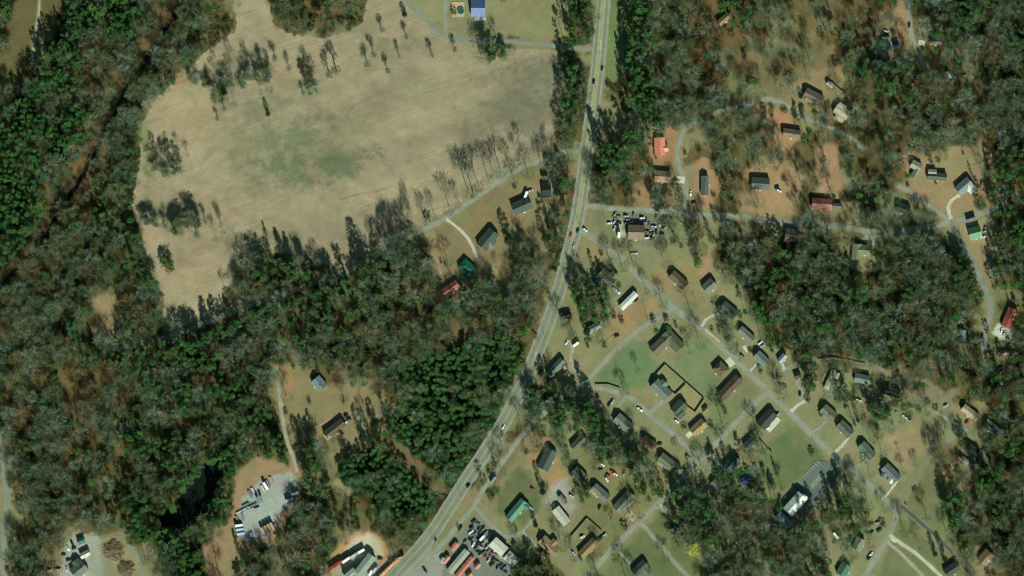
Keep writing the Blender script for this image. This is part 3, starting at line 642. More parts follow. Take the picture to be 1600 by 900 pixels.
H(868,575,34,12,48,(104,120,106),'long dark green house by the highway',metal=True)
H(884,493,17,9,8,(70,64,54),'dark gabled box beside the highway',name='shed')  # dark rectangle on the verge, built as a gabled box; no known shed
H(846,582,9,7,25,(86,70,58),'small dark brown shed beside the highway',name='shed')
H(860,594,8,6,25,(150,96,76),'small rusty red shed',name='shed',land=False)
H(928,512,22,11,30,(190,192,178),'weathered white house under bare trees')
H(704,451,28,14,35,(226,126,106),'small red-roofed house in the west woods',metal=True)
H(730,418,24,18,-42,(42,112,92),'teal-green hip-roofed house',hip=1,metal=True)
H(762,374,32,20,50,(84,98,92),'large slate house at the end of the white drive',wing=(-2,-9,10,12,'y',(140,146,134)))
H(499,599,20,17,-50,(128,148,152),'small blue-grey house almost hidden in trees')
H(523,670,36,15,38,(112,98,80),'long brown farmhouse in the southwest clearing',wing=(-14,-3,8,10,'y',(200,196,182)))
H(571,882,36,15,52,(156,168,152),'pale grey-green metal warehouse','at the bottom edge',name='warehouse',cat='warehouse',metal=True,h=4.5,pitch=.2)
H(545,892,18,13,40,(74,88,84),'dark metal workshop beside the pale warehouse',name='workshop',cat='workshop',metal=True,h=4)
H(710,854,15,8,50,(214,136,112),'short salmon-roofed storage shed','north of the long rows',name='storage_shed',cat='storage shed',metal=True,pitch=.2)
H(697,874,13,8,50,(206,136,116),'salmon-roofed office by the highway lot',name='office',cat='office',metal=True,wing=(-4,3,6,6,'x',WH))
H(716,877,44,11,50,(178,184,166),'long grey-white storage building',name='storage_building',cat='storage building',metal=True,pitch=.15)
H(726,886,40,8,50,(206,128,106),'long salmon-roofed storage building',name='storage_building',cat='storage building',metal=True,pitch=.2)
H(746,884,9,7,45,(210,132,112),'small salmon-roofed hut beside the scrapyard',name='hut',metal=True)
H(733,899,10,7,45,(206,124,104),'salmon-roofed hut cut by the bottom edge',name='hut',metal=True)
H(779,854,26,18,-42,(226,222,200),'cream-white metal warehouse',"beside the scrapyard",name='warehouse',cat='warehouse',metal=True,h=4,pitch=.15)
H(799,873,20,16,-42,(206,206,190),'second white warehouse under the tree shadow',name='warehouse',cat='warehouse',metal=True,h=4,pitch=.15)
H(124,890,24,20,40,(122,132,118),'grey-green house in the bottom left yard',wing=(4,9,12,12,'y',(90,100,88)))
H(133,866,16,9,28,(226,224,206),'white-roofed garage in the bottom left yard',name='garage')
H(127,845,12,10,20,(92,128,112),'little teal shed in the bottom left yard',name='shed')
H(855,718,34,19,63,(86,100,98),'slate house among pale orange ground')
H(904,692,26,14,45,(112,118,96),'olive house under the tall trees',wing=(2,-6,8,8,'y',(92,104,88)))
H(905,742,24,17,-45,(110,116,106),'dark grey house with a lime bush',wing=(-8,-3,12,10,'y',None))
H(938,770,30,15,-42,(132,132,122),'grey house with a tan eave',wing=(-8,-5,12,8,'x',(170,156,130)))
H(975,784,36,17,47,(138,140,128),'wide grey gabled house by the road')
H(1045,724,36,16,-38,(120,128,104),'sage green house with a white porch',wing=[(19,-1,7,8,'x',(210,206,190)),(-10,-7,12,8,'x',(150,152,128))])
H(807,797,38,14,50,(96,146,124),'sea-green metal-roofed house',metal=True,wing=(14,-6,10,10,'y',None))
H(877,806,30,14,-52,(206,206,190),'white-roofed mobile home',name='mobile_home',cat='mobile home',metal=True,pitch=.2)
H(879,781,16,8,-52,(142,142,130),'grey garage behind the white-roofed mobile home',name='garage')
H(857,853,32,17,-47,(170,142,116),'pinkish-tan house with a back ell',wing=(2,8,12,10,'y',None))
H(850,869,14,8,-50,(162,140,118),'narrow tan shed beside the pinkish house',name='shed')
H(919,856,34,14,46,(164,136,96),'light brown house by the south road')
H(1000,888,26,15,42,(88,102,90),'dark green house at the bottom edge',wing=(4,-9,12,12,'y',(120,126,108)))
H(1014,692,24,13,-35,(140,104,84),'rust-brown house behind trees')
H(1172,692,22,13,42,(120,130,118),'small grey gabled house',"north of the blue tarp")
H(1143,725,26,17,45,(100,116,112),'shaded slate house east of the road')
H(1165,750,16,12,35,(78,110,168),'blue tarpaulin-covered shed',name='shed')
H(1119,758,17,12,-42,(122,118,122),'small grey house in deep shade')
H(1056,828,13,9,-30,(148,150,142),'grey hut hidden at the pine wood edge',name='hut')
H(1242,787,36,19,48,(240,242,236),'white metal-roofed church','beside the car park',name='church',metal=True,h=4.6,wing=(16,-4,8,10,'x',WH),wall=0)
H(1225,813,28,14,-44,(168,176,172),'grey metal hall behind the church',name='hall',metal=True,h=3.6)
H(1354,704,28,15,-48,(112,128,114),'grey-green house above the cross-roads')
H(1392,739,30,16,-45,(124,130,128),'slate house with a white front porch',wing=[(8,-8,8,8,'y',WH),(-6,-9,10,8,'y',None)])
H(1320,670,26,16,-45,(106,118,104),'dark sage house below the wide lawn')
H(1294,645,24,17,-42,(124,132,110),'grey-olive house with back porch',wing=(-4,-8,8,8,'y',None))
H(1297,593,34,8,66,(216,206,178),'cream mobile home under the trees',name='mobile_home',cat='mobile home',metal=True,pitch=.2,wing=(10,-6,8,7,'x',WH))
H(1347,592,24,14,-12,(128,140,138),'blue-grey house in dappled shade')
H(1392,612,28,13,-16,(92,98,86),'low dark house south of the wooded lane')
H(1516,645,30,12,-38,(188,176,146),'buff long house at the eastern junction',metal=True)
H(1549,669,26,12,-40,(118,132,130),'half buff, half slate house',wing=(0,5,26,5,'x',(184,170,140)))
H(1577,497,32,16,68,(206,112,86),'bright orange-red roofed house','near the right edge',metal=True)
H(1575,551,32,6,2,(184,116,102),'long thin pinkish-red shed',name='shed',metal=True)
H(1504,526,20,9,88,(156,166,164),'narrow pale house opposite the orange-red one')
H(1222,560,15,9,48,(170,184,190),'pale blue-white outbuilding','at the end of a short drive',name='outbuilding',metal=True)
H(1246,587,11,10,20,(92,92,80),'small dark hut beside the grey drive',name='hut')
H(1540,871,22,18,50,(156,134,104),'tan house with a bright white deck',wing=(0,-2,9,10,'y',(236,232,222)))
H(1341,850,20,15,65,(140,150,130),'grey-sage house by the southern road')
H(1318,890,20,17,60,(90,130,108),'sea-green roofed house cut by the bottom edge')
H(1510,721,22,7,-38,(168,172,156),'thin pale carport','below the near-black roof',name='carport')
H(1518,703,22,15,-35,(62,74,74),'near-black roofed house in tree shade')
H(1487,890,24,16,35,(88,94,84),'dark house at the end of the black driveway')
H(1271,151,30,16,-28,(128,118,104),'brown-grey house on the hill road',wing=(-2,-7,16,8,'x',(150,134,116)))
H(1315,175,24,16,-32,(206,196,166),'cream flat-pitched house','on the hill road',wing=[(2,-9,14,10,'x',None),(-4,7,12,8,'x',None)],pitch=.2)
H(1297,132,11,7,-35,(230,222,196),'little cream shed above the hill road',name='shed')
H(1237,209,28,14,-8,(150,130,106),'tan-brown house inside the road bend')
H(1385,69,22,13,92,(112,124,128),'slate house left of the northern road')
H(1400,70,10,9,15,(92,84,122),'dark purple-grey garage by the northern road',name='garage')
H(1462,65,18,11,-3,(138,140,126),'grey house right of the northern road')
H(1409,181,11,7,-10,(176,152,120),'tiny tan hut in the northeast woods',name='hut')
H(1450,190,12,7,-35,(150,116,96),'small brown hut in the northeast woods',name='hut')
H(1431,259,16,13,-28,(176,178,160),'pale grey square house','in the eastern clearing',wing=(5,-11,16,9,'y',(140,144,128)))
H(1464,276,30,12,-4,(106,112,92),'long olive house in the eastern clearing',wing=(-8,6,12,8,'x',(184,184,170)))
H(1506,291,26,17,42,(132,142,146),'slate and white house with white drive',metal=True,wing=(6,-9,14,12,'y',(240,240,234)))
H(1284,319,32,18,-4,(170,102,90),'brick-red roofed house','north of the east road',metal=True)
H(1308,322,13,9,-5,(116,122,112),'grey annex beside the brick-red roof',name='outbuilding')
H(1236,367,18,18,-12,(140,132,116),'small two-tone house south of the east road',wing=(-4,-8,8,8,'y',None))
H(1352,391,22,15,-5,(134,140,112),'grey-olive L-shaped house',wing=(-13,-4,24,14,'y',None),hip=0)
H(1523,364,20,19,15,(78,134,92),'vivid green metal-roofed house',metal=True)
H(1411,326,20,15,-20,(66,74,64),'black-roofed house in rusty undergrowth')
H(1015,215,6,5,0,(60,58,52),'tiny dark shed left of the salmon-red roof',name='shed')
H(1587,198,7,10,-12,(220,218,208),'little white outbuilding at the right edge',name='outbuilding',metal=True)
H(1131,30,22,10,42,(150,136,112),'pale brown cabin in the north woods',name='cabin',cat='cabin')

# ------------------------------------------------------------------ other yard things: pools, tarps, piles
def pool(cx, cy, r, label):
    x, y = P(cx, cy); r *= S; e = tag(empty('swimming_pool', x, y), label, 'swimming pool')
    m = MB()
    n = 28
    for z, rr in ((0, r), (1.2, r), (1.2, r-.25), (.9, r-.25)):
        m.v += [(rr*cos(2*pi*i/n), rr*sin(2*pi*i/n), z) for i in range(n)]
    for k in range(3):
        for i in range(n):
            j = (i+1) % n; m.f.append((k*n+i, k*n+j, (k+1)*n+j, (k+1)*n+i))
    m.obj('pool_wall', mat('pool_rim', C(150,165,160), scale=1, amt=.1), e)
    MB().cyl(0, 0, .3, .95, r-.26, n=28).obj('pool_cover', mat('pool_cover_green', C(42,92,86), scale=.5, amt=.3, rough=.4), e)
    FOOT.append((cx, cy, 2*r/S, 2*r/S, 0)); LAND.append((cx, cy, label.split(' beside')[0]))
pool(931,438,6.5,'round teal swimming pool beside the olive house')
pool(720,17,5.5,'round green covered pool beside the blue metal-roofed house')
pool(1400,98,5,'pale green round pool in the northeast wood south of the slate house')
def pile(cx, cy, r, label):
    x, y = P(cx, cy); m = MB(); r *= S; rr = random.Random(int(cx))
    for k in range(260):
        a = rr.random()*2*pi; q = r*math.sqrt(rr.random()); z = 3.2*(1-(q/r)**2)*rr.random(); l = rr.uniform(1.2, 4)
        b = rr.random()*pi; t = rr.uniform(-.3, .5)
        p = (q*cos(a), q*sin(a), z+.1); m.bar(p, (p[0]+l*cos(b), p[1]+l*sin(b), z+.2+l*t*.5), rr.uniform(.08, .3))
    o = m.obj('brush_pile', mat('dead_wood', (.2,.15,.09), scale=.6, amt=.6)); o.location = (x, y, 0)
    tag(o, label, 'brush pile'); FOOT.append((cx, cy, 2*r/S, 2*r/S, 0)); LAND.append((cx, cy, 'brush pile'))
pile(178,862,15,'large heap of cut logs and brush inside the loop drive')
pile(197,891,12,'smaller heap of brush near the bottom edge beside the loop drive')

# fences
FM = mat('weathered_fence', (.16,.12,.09), scale=1, amt=.3)
def fence(pts, label, h=1.6, name='wooden_fence'):
    q = [P(*p) for p in pts]; x0, y0 = q[0]
    e = tag(empty(name, x0, y0), label, 'fence'); m = MB()
    for (ax, ay), (bx, by) in zip(q[:-1], q[1:]):
        l = math.hypot(bx-ax, by-ay); n = max(1, int(l/2.4)); ux, uy = (bx-ax)/l, (by-ay)/l; t = .07
        for k in range(n+1):
            px_, py_ = ax+(bx-ax)*k/n-x0, ay+(by-ay)*k/n-y0
            MB().box(px_-.08, px_+.08, py_-.08, py_+.08, 0, h+.12).obj('post', FM, e)
        b = len(m.v); ox, oy = -uy*t, ux*t
        for z in (.08, h):
            m.v += [(ax-x0+ox, ay-y0+oy, z), (bx-x0+ox, by-y0+oy, z), (bx-x0-ox, by-y0-oy, z), (ax-x0-ox, ay-y0-oy, z)]
        m.f += [tuple(b+i for i in f) for f in ((3,2,1,0),(4,5,6,7),(0,1,5,4),(1,2,6,5),(2,3,7,6),(3,0,4,7))]
    m.obj('board_panel', FM, e)
fence([(1018,597),(1018,592),(1039,569),(1100,623),(1086,644),(1070,632)], 'tall dark board fence around the two back yards of the lawn houses')
fence([(1071,600),(1055,616),(1042,606)], 'dark board fence dividing the two fenced back yards')
fence([(892,838),(917,809),(940,829)], 'dark board fence around the yard north of the light brown house')
fence([(841,862),(848,856),(860,872)], 'low board fence between pinkish-tan house and narrow shed', 1.5)
fence([(930,600),(950,600),(968,606)], 'low dark fence along the curving road below the green lawn', 1.1)
fence([(1187,686),(1198,700),(1206,706)], 'dark board fence beside the small grey gabled house', 1.8)
fence([(1278,561),(1300,558),(1322,562),(1352,568)], 'low fence on the north side of the wooded lane', 1.3)
fence([(1300,128),(1312,140),(1322,146)], 'board fence behind the cream flat-pitched house', 1.6)

# utility poles
PW = mat('pole_wood', (.14,.10,.07), scale=1, amt=.3)
POLES = [(764,692,'beside the highway near the pine stand'),(721,777,'beside the highway south of the dirt strip'),(675,841,'beside the highway above the grey lot'),(851,527,'beside the highway west of the long green house'),(1012,498,'where the diagonal road meets the lawn road'),(966,553,'beside the road above the green lawn'),(1278,712,'beside the car park entrance'),(905,351,'at the corner of highway and diagonal road'),(946,345,'on the grass west of the scrap cars'),(1091,487,'at the bend north of the curved drive'),(617,897,'on the highway verge at the bottom edge'),(1210,790,'in the grass west of the church'),(1094,700,'at the foot of the golden-tan house lawn'),(805,612,'on the west verge of the highway bend')]
pole0 = None
for cx, cy, w in POLES:
    x, y = P(cx, cy)
    if pole0 is None:
        pole0 = e = empty('utility_pole', x, y, 0, .8)
        MB().cyl(0, 0, 0, 11, .17, .12, 10).obj('pole', PW, e)
        ca_ = MB().box(-1.3, 1.3, -.07, .07, 10.2, 10.36).obj('crossarm', PW, e)
        mi_ = MB()
        for ix in (-1.15, 0, 1.15): mi_.cyl(ix, 0, 10.36, 10.56, .06, .04, 8)
        mi_.obj('insulator', TRIM, ca_)
    else:
        e = pole0.copy(); link(e); e.location = (x, y, 0); e.rotation_euler = (0, 0, random.uniform(.3, 1.2))
        for ch in list(pole0.children):
            c = ch.copy(); link(c, e)
            for g in ch.children: link(g.copy(), c)
    tag(e, 'wooden utility pole '+w, 'utility pole', 'wooden utility poles along the roads')

# ------------------------------------------------------------------ vehicles
TYRE = mat('tyre_rubber', (.02,.02,.02), scale=2, amt=.1)
PAINT = {'white':(.75,.75,.73),'silver':(.42,.43,.44),'black':(.025,.025,.028),'dark blue':(.03,.05,.12),'red':(.38,.04,.03),'grey':(.16,.17,.17),'tan':(.38,.28,.16),'light blue':(.32,.46,.6),'orange':(.55,.2,.07),'dark green':(.03,.09,.05),'salmon':(.5,.25,.18)}
def paint(c): return mat('car_paint_'+c.replace(' ', '_'), PAINT[c], scale=.8, amt=.06, rough=.3, spec=.5)
PROTO = {}
def veh(kind, colr):
    k = (kind, colr)
    if k in PROTO: return PROTO[k], False
    pm = paint(colr); e = empty(kind, 0, 0)
    def wheels(xs, y, r=.34):
        for wx in xs:
            for sy in (-1, 1): MB().wheel(wx, sy*y, r, r, .24).obj('wheel', TYRE, e)
    if kind in ('car', 'suv'):
        s = kind == 'suv'; hb = 1.0 if s else .82; hr = 1.78 if s else 1.42
        m = MB(); m.prism([(-2.3,.3),(2.3,.3),(2.4,.55),(2.3,hb-.12),(1.25,hb),(-2.0,hb+.02),(-2.35,hb-.15),(-2.4,.5)], -.9, .9)
        m.obj('body', pm, e)
        rear = -2.2 if s else -1.9
        g = MB(); g.v += []; b = [(1.2,hb),(rear+.05,hb),(rear+.45,hr-.04),(.45,hr-.04)]
        g.v = [(x, -.84 if z < hb+.01 else -.68, z) for x, z in b]+[(x, .84 if z < hb+.01 else .68, z) for x, z in b]
        g.f = [(0,1,2,3),(7,6,5,4),(1,0,4,5),(2,1,5,6),(3,2,6,7),(0,3,7,4)]; g.obj('window', GLASS, e)
        MB().box(rear+.5, .4, -.66, .66, hr-.04, hr+.03, .05, .05).obj('roof', pm, e)
        for sy in (-1, 1): MB().box(2.28, 2.36, sy*.62-.16, sy*.62+.16, .6, .72).obj('headlight', TRIM, e)
        wheels((1.45, -1.45), .82)
    elif kind == 'pickup_truck':
        MB().prism([(-2.8,.4),(2.7,.4),(2.8,.7),(2.65,1.0),(1.5,1.08),(.0,1.08),(-.0,.75),(-2.7,.75),(-2.8,.7)], -.95, .95).obj('body', pm, e)
        b = MB(); b.box(-2.8,-.05,-.95,-.85,.75,1.15).box(-2.8,-.05,.85,.95,.75,1.15).box(-2.8,-2.72,-.85,.85,.75,1.15); b.obj('bed', pm, e)
        MB().box(-.05,1.35,-.82,.82,1.08,1.72,.25,.14).obj('window', GLASS, e); MB().box(.2,1.05,-.66,.66,1.72,1.8).obj('roof', pm, e)
        wheels((1.8, -1.8), .85, .4)
    elif kind == 'box_truck':
        MB().box(-3.6,1.9,-1.2,1.2,.9,3.4).obj('cargo_box', pm, e)
        MB().prism([(1.95,.5),(3.8,.5),(3.8,1.3),(3.4,2.2),(1.95,2.3)], -1.05, 1.05).obj('cab', pm, e)
        MB().box(-3.5,3.6,-.5,.5,.45,.88).obj('chassis', TYRE, e); wheels((2.9, -2.2), 1.0, .48)
    elif kind == 'trailer':
        MB().box(-4.5,4.5,-1.25,1.25,1.1,3.6).obj('cargo_box', pm, e)
        MB().box(-4.3,4.3,-.5,.5,.8,1.08).obj('chassis', TYRE, e); wheels((-3.2, -2.1), 1.0, .48)
        MB().box(3.0,3.15,-.8,-.65,.02,.8).box(3.0,3.15,.65,.8,.02,.8).obj('landing_leg', TYRE, e)
    elif kind == 'camper':
        MB().prism([(-3.4,.6),(3.2,.6),(3.5,1.6),(3.0,2.9),(-3.4,2.95)], -1.2, 1.2).obj('body', pm, e)
        MB().box(-.6,.2,-.35,.35,2.95,3.2,.08,.08).obj('roof_vent', TRIM, e); MB().box(-.5,.2,-1.23,-1.2,.8,2.6).obj('door', GLASS, e)
        MB().bar((3.2,0,.6),(4.6,0,.5),.07).obj('tow_bar', TYRE, e); wheels((0,), 1.0, .36)
    elif kind == 'flatbed_trailer':
        MB().box(-3.8,3.6,-1.1,1.1,.7,.85).obj('deck', pm, e)
        m = MB()
        for sy in (-1, 1): m.bar((-3.8,sy*1.1,1.3),(3.6,sy*1.1,1.3),.05); [m.bar((x,sy*1.1,.85),(x,sy*1.1,1.3),.05) for x in (-3.7,-1.8,0,1.8,3.5)]
        m.obj('rail', TYRE, e); MB().bar((3.6,0,.7),(5.2,0,.6),.08).obj('tow_bar', TYRE, e); wheels((-1.6,-.6), 1.15, .36)
    elif kind == 'portable_shed':
        pm = mat('shed_boards_'+colr.replace(' ', '_'), PAINT[colr], scale=.8, amt=.2, rough=.95, spec=.05)
        MB().box(-2.9,2.9,-1.1,1.1,.2,2.3).obj('wall', pm, e)
        n = MB(); n.v = [(-3.1,-1.3,2.25),(3.1,-1.3,2.25),(3.1,1.3,2.25),(-3.1,1.3,2.25),(-3.1,0,3.1),(3.1,0,3.1)]
        n.f = [(0,1,5,4),(2,3,4,5),(1,2,5),(3,0,4),(3,2,1,0)]; n.obj('roof', pm, e)
        MB().box(-.8,.8,-1.16,-1.1,.25,2.1).obj('door', FM, e)
    PROTO[k] = e; return e, True
VEH = []
def V(kind, colr, cx, cy, an, place=None, group=None):
    e, first = veh(kind, colr)
    if not first:
        o = e.copy(); link(o)
        for ch in list(e.children): link(ch.copy(), o)
        e = o
    x, y = P(cx, cy); e.location = (x, y, .14 if kind not in ('portable_shed',) else .05); e.rotation_euler = (0, 0, R_(an))
    VEH.append((e, kind, colr, cx, cy, place, group))
# highway and road traffic
for a in [('car','black',941,107,82),('suv','black',928,128,82),('car','red',892,367,76),('suv','dark green',903,361,77),('car','silver',897,384,74),('suv','white',914,359,-40),
          ('car','white',787,667,58),('suv','black',732,759,55),('pickup_truck','dark blue',664,891,-52),('car','black',720,824,60)]:
    V(*a, place='on the highway', group='cars on the highway') if a[3:5] not in ((914,359),(664,891),(720,824)) else V(*a)
for a in [('pickup_truck','white',1000,640,-35),('car','black',952,632,60),('suv','silver',957,628,60),('car','white',1057,658,-40),('car','black',964,525,20),('suv','grey',1160,557,-40),('pickup_truck','white',965,456,-40),('car','light blue',960,451,-40),('suv','black',994,469,45),
          ('suv','silver',1215,648,40),('car','white',1206,642,40),('car','white',1202,668,40),('car','black',1208,655,40),('suv','black',1250,616,85),('car','black',1304,621,-70),('pickup_truck','white',1342,626,-20),('suv','black',1341,657,-70),('car','white',1419,657,-15),('pickup_truck','white',1414,652,-35),
          ('suv','black',1535,525,88),('car','white',1565,517,80),('suv','silver',1569,521,60),('car','silver',1478,634,30),('car','red',1511,660,50),
          ('car','white',941,726,-40),('car','grey',939,735,10),('car','red',950,743,-20),('pickup_truck','red',958,738,-30),('car','white',961,741,-30),('suv','white',948,749,-60),('car','tan',975,740,80),('car','tan',972,816,-20),('suv','white',910,839,25),('pickup_truck','dark blue',939,841,40),('pickup_truck','silver',944,837,40),
          ('car','light blue',896,864,-55),('suv','dark blue',907,873,-55),('car','red',832,764,-40),('suv','silver',830,794,-45),('suv','black',937,793,70),('car','black',1031,694,20),('suv','grey',1075,714,-50),
          ('suv','black',1421,40,88),('car','white',1384,49,-20),('car','white',1079,302,88),('car','black',1084,317,20),('camper','white',822,304,70),('car','silver',829,298,20),('car','white',1361,866,48),('suv','black',1358,872,48),('car','light blue',1211,820,-30),
          ('camper','white',1306,837,-52),('camper','white',900,538,38),('car','white',886,535,60),('suv','silver',1540,361,35),('pickup_truck','white',1536,371,20),('car','silver',1541,357,-30),('trailer','grey',1517,343,18),('suv','white',1217,298,-30),('car','black',1214,293,40),('flatbed_trailer','silver',991,397,8),('car','white',952,349,5),
          ('camper','white',771,750,55),('car','silver',1191,541,20),('car','white',1188,536,40),('suv','silver',893,775,-40),('car','black',545,655,10),('suv','black',541,650,30),('pickup_truck','white',538,661,15),('car','white',1567,205,0),('suv','dark blue',1586,212,80),('camper','light blue',1482,117,-60),('car','white',1468,193,0),
          ('car','black',1228,735,0)]:
    if a[2:4] == (1228, 735): continue
    V(*a)
# gravel lot in the southwest
for k in range(3): V('box_truck','light blue' if k else 'white',373.5+k*1.4,821+k*6.5,8,'at the west edge of the gravel lot','vehicles parked on the gravel lot')
for k in range(4): V('trailer','tan',412+k*4.6,831-k*2.6,-62,'at the south edge of the gravel lot','vehicles parked on the gravel lot')
for x, y, a, kd, c in [(403,782,-75,'box_truck','grey'),(408,780,-75,'box_truck','grey'),(415,759,-60,'box_truck','white'),(411,764,-60,'flatbed_trailer','silver'),(424,751,-65,'flatbed_trailer','tan'),(461,771,15,'box_truck','white'),(452,781,20,'box_truck','light blue'),(455,787,20,'flatbed_trailer','grey'),
        (391,772,-60,'flatbed_trailer','grey'),(396,768,-60,'flatbed_trailer','silver'),(384,789,30,'flatbed_trailer','grey'),(383,796,30,'flatbed_trailer','silver'),(390,793,30,'flatbed_trailer','silver'),(396,790,30,'flatbed_trailer','grey'),(379,806,-75,'flatbed_trailer','grey'),(375,800,30,'flatbed_trailer','silver'),(371,812,-70,'flatbed_trailer','grey'),(402,795,25,'pickup_truck','silver'),(399,776,-60,'flatbed_trailer','silver'),(419,756,-60,'flatbed_trailer','grey')]:
    V(kd, c, x, y, a, 'on the gravel lot', 'vehicles parked on the gravel lot')
# rows by the highway at the bottom
cs = ['black','tan','orange','orange','salmon','tan','orange','tan','salmon','grey','tan']
for k in range(11): V('portable_shed', cs[k], 626-k*4.1, 868+k*4.0, 24, 'in the diagonal row beside the highway', 'portable sheds for sale in a row')
for a in [('trailer','red',520,886,35),('trailer','red',528,881,35),('trailer','white',541,875,35),('trailer','silver',553,868,35),('trailer','white',563,862,30),('box_truck','white',580,894,60),('box_truck','silver',586,890,60),('car','black',594,873,0),('suv','black',610,874,20)]:
    V(*a, place='in the bottom works yard', group='vehicles in the bottom works yard')
rr = random.Random(5)
junkc = ['white','silver','grey','red','grey','silver','dark blue','black','black','tan','dark green','grey']
def junk(n, poly, an, place, grp):
    xs = [p[0] for p in poly]; ys = [p[1] for p in poly]; got = []; t = 0
    while len(got) < n and t < 3000:
        t += 1; x = rr.uniform(min(xs), max(xs)); y = rr.uniform(min(ys), max(ys))
        if not bool(in_poly(np.array([x]), np.array([y]), poly)[0]): continue
        if any(math.hypot(x-a, y-b) < 5.4 for a, b in got): continue
        got.append((x, y)); V(rr.choice(['car','car','suv','pickup_truck']), rr.choice(junkc), x, y, an+rr.choice([0, 0, 90])+rr.uniform(-12, 12), place, grp)
junk(44, [(736,816),(746,812),(758,828),(772,836),(766,848),(776,862),(798,880),(790,895),(772,884),(752,868),(742,862),(726,846),(736,838)], 50, 'in the scrapyard', 'scrapyard cars')
V('box_truck','white',754,840,48,'in the scrapyard','scrapyard cars')
junk(24, [(976,333),(1000,338),(1040,340),(1060,338),(1050,352),(1036,366),(1018,378),(1010,376),(1010,352),(1000,346),(976,350)], 5, 'beside the brown workshop', 'scrap cars around the brown workshop')
junk(8, [(960,334),(968,334),(968,362),(960,358)], 60, 'on the west side of the workshop pad', 'scrap cars around the brown workshop')
V('box_truck','white',967,366,88)
junk(8, [(100,868),(112,845),(118,850),(110,880),(104,895),(72,896),(78,890),(98,888)], 20, 'in the bottom left yard', 'cars in the bottom left yard')
junk(4, [(1360,815),(1374,815),(1374,840),(1362,840)], 30, 'under the trees by the southern road', 'cars under the trees by the southern road')
junk(5, [(1540,575),(1572,575),(1568,600),(1545,600)], 30, 'in the right edge wood', 'cars in the right edge wood')

# signs
def sign(cx, cy, an, label, w=2.4, h=1.6):
    x, y = P(cx, cy); e = tag(empty('sign', x, y, 0, R_(an)), label, 'sign')
    MB().box(-w/2, w/2, -.08, .08, 1.2, 1.2+h).obj('panel', TRIM, e)
    for s_ in (-1, 1): MB().box(s_*w*.4-.08, s_*w*.4+.08, -.07, .07, 0, 1.19).obj('post', PW, e)
sign(1416,791,-40,'small white sign at the corner of the cross-roads')
sign(682,848,60,'white roadside sign on the grass island beside the highway', 3, 2)

# ------------------------------------------------------------------ trees
def foliage_mat(name, ramp, rough=.9, isl=.35, alb=1.0):
    m, nt, b = new_mat(name, rough, .08); L = nt.links.new
    at = N(nt, 'ShaderNodeAttribute', attribute_name='tint'); oi = N(nt, 'ShaderNodeObjectInfo'); g = N(nt, 'ShaderNodeNewGeometry')
    a = N(nt, 'ShaderNodeMath', operation='ADD'); L(at.outputs['Fac'], a.inputs[0]); L(oi.outputs['Random'], a.inputs[1])
    fr = N(nt, 'ShaderNodeMath', operation='FRACT'); L(a.outputs[0], fr.inputs[0])
    cr = N(nt, 'ShaderNodeValToRGB'); e = cr.color_ramp.elements
    e[0].position = 0; e[0].color = C(*ramp[0], k=alb)+(1,); e[1].position = 1; e[1].color = C(*ramp[-1], k=alb)+(1,)
    for k, c in enumerate(ramp[1:-1]):
        q = e.new((k+1)/(len(ramp)-1)); q.color = C(*c, k=alb)+(1,)
    L(fr.outputs[0], cr.inputs[0])
    mr = N(nt, 'ShaderNodeMapRange'); mr.inputs[3].default_value = 1-isl; mr.inputs[4].default_value = 1+isl; L(g.outputs['Random Per Island'], mr.inputs[0])
    vs = N(nt, 'ShaderNodeVectorMath', operation='SCALE'); L(cr.outputs[0], vs.inputs[0]); L(mr.outputs[0], vs.inputs[3])
    L(vs.outputs[0], b.inputs['Base Color']); return m
M_BARE = foliage_mat('bare_twigs', [(108,128,104),(92,112,86),(112,112,82),(120,138,118),(100,100,70),(84,106,80)], isl=.35, alb=1.3)
M_BROWN = foliage_mat('dry_leaf_twigs', [(126,106,68),(104,96,60),(118,92,54),(100,100,66)], isl=.4, alb=1.2)
M_PINE = foliage_mat('pine_needles', [(58,94,48),(46,80,40),(72,104,56),(52,86,42)], isl=.65, alb=1.45)
M_CEDAR = foliage_mat('cedar_foliage', [(40,66,40),(34,56,36),(52,72,44)], isl=.4, alb=1.0)
M_SHRUB = foliage_mat('shrub_leaves', [(92,92,58),(78,86,50),(104,98,64),(70,84,48)], isl=.4, alb=1.1)
M_EVER = foliage_mat('grey_green_leaves', [(78,104,62),(66,92,52),(92,106,70),(84,94,54)], isl=.5, alb=1.15)
M_LIME = foliage_mat('lime_leaves', [(176,178,84),(164,170,78)], isl=.35, alb=1.3)
M_BARK = mat('bark', (.13,.11,.085), scale=1, amt=.3)

def tube(a, b, r0, r1, n=4):
    a = np.array(a, float); b = np.array(b, float); d = b-a; d /= np.linalg.norm(d)+1e-9
    u = np.cross(d, [0, 0, 1.]) if abs(d[2]) < .95 else np.cross(d, [1., 0, 0]); u /= np.linalg.norm(u); w = np.cross(d, u)
    v = []
    for p, r in ((a, r0), (b, r1)):
        for k in range(n):
            t = 2*pi*k/n; v.append(p+r*(cos(t)*u+sin(t)*w))
    f = []
    for k in range(n):
        j = (k+1) % n; f += [(k, j, n+j), (k, n+j, n+k)]
    return np.array(v), np.array(f)
class TM:
    def __init__(s): s.v = []; s.f = []; s.n = 0
    def add(s, v, f): s.v.append(v); s.f.append(f+s.n); s.n += len(v)
    def get(s): return np.concatenate(s.v), np.concatenate(s.f)
def tris(c, d, l, w, r):
    """slim triangles: base points c, unit directions d, lengths l, widths w"""
    n = len(c); q = r.normal(size=(n, 3)); s = np.cross(d, q); s /= np.linalg.norm(s, axis=1)[:, None]+1e-9
    a = c-s*w[:, None]/2; b = c+s*w[:, None]/2; e = c+d*l[:, None]
    v = np.stack([a, b, e], 1).reshape(-1, 3); f = np.arange(3*n).reshape(n, 3); return v, f
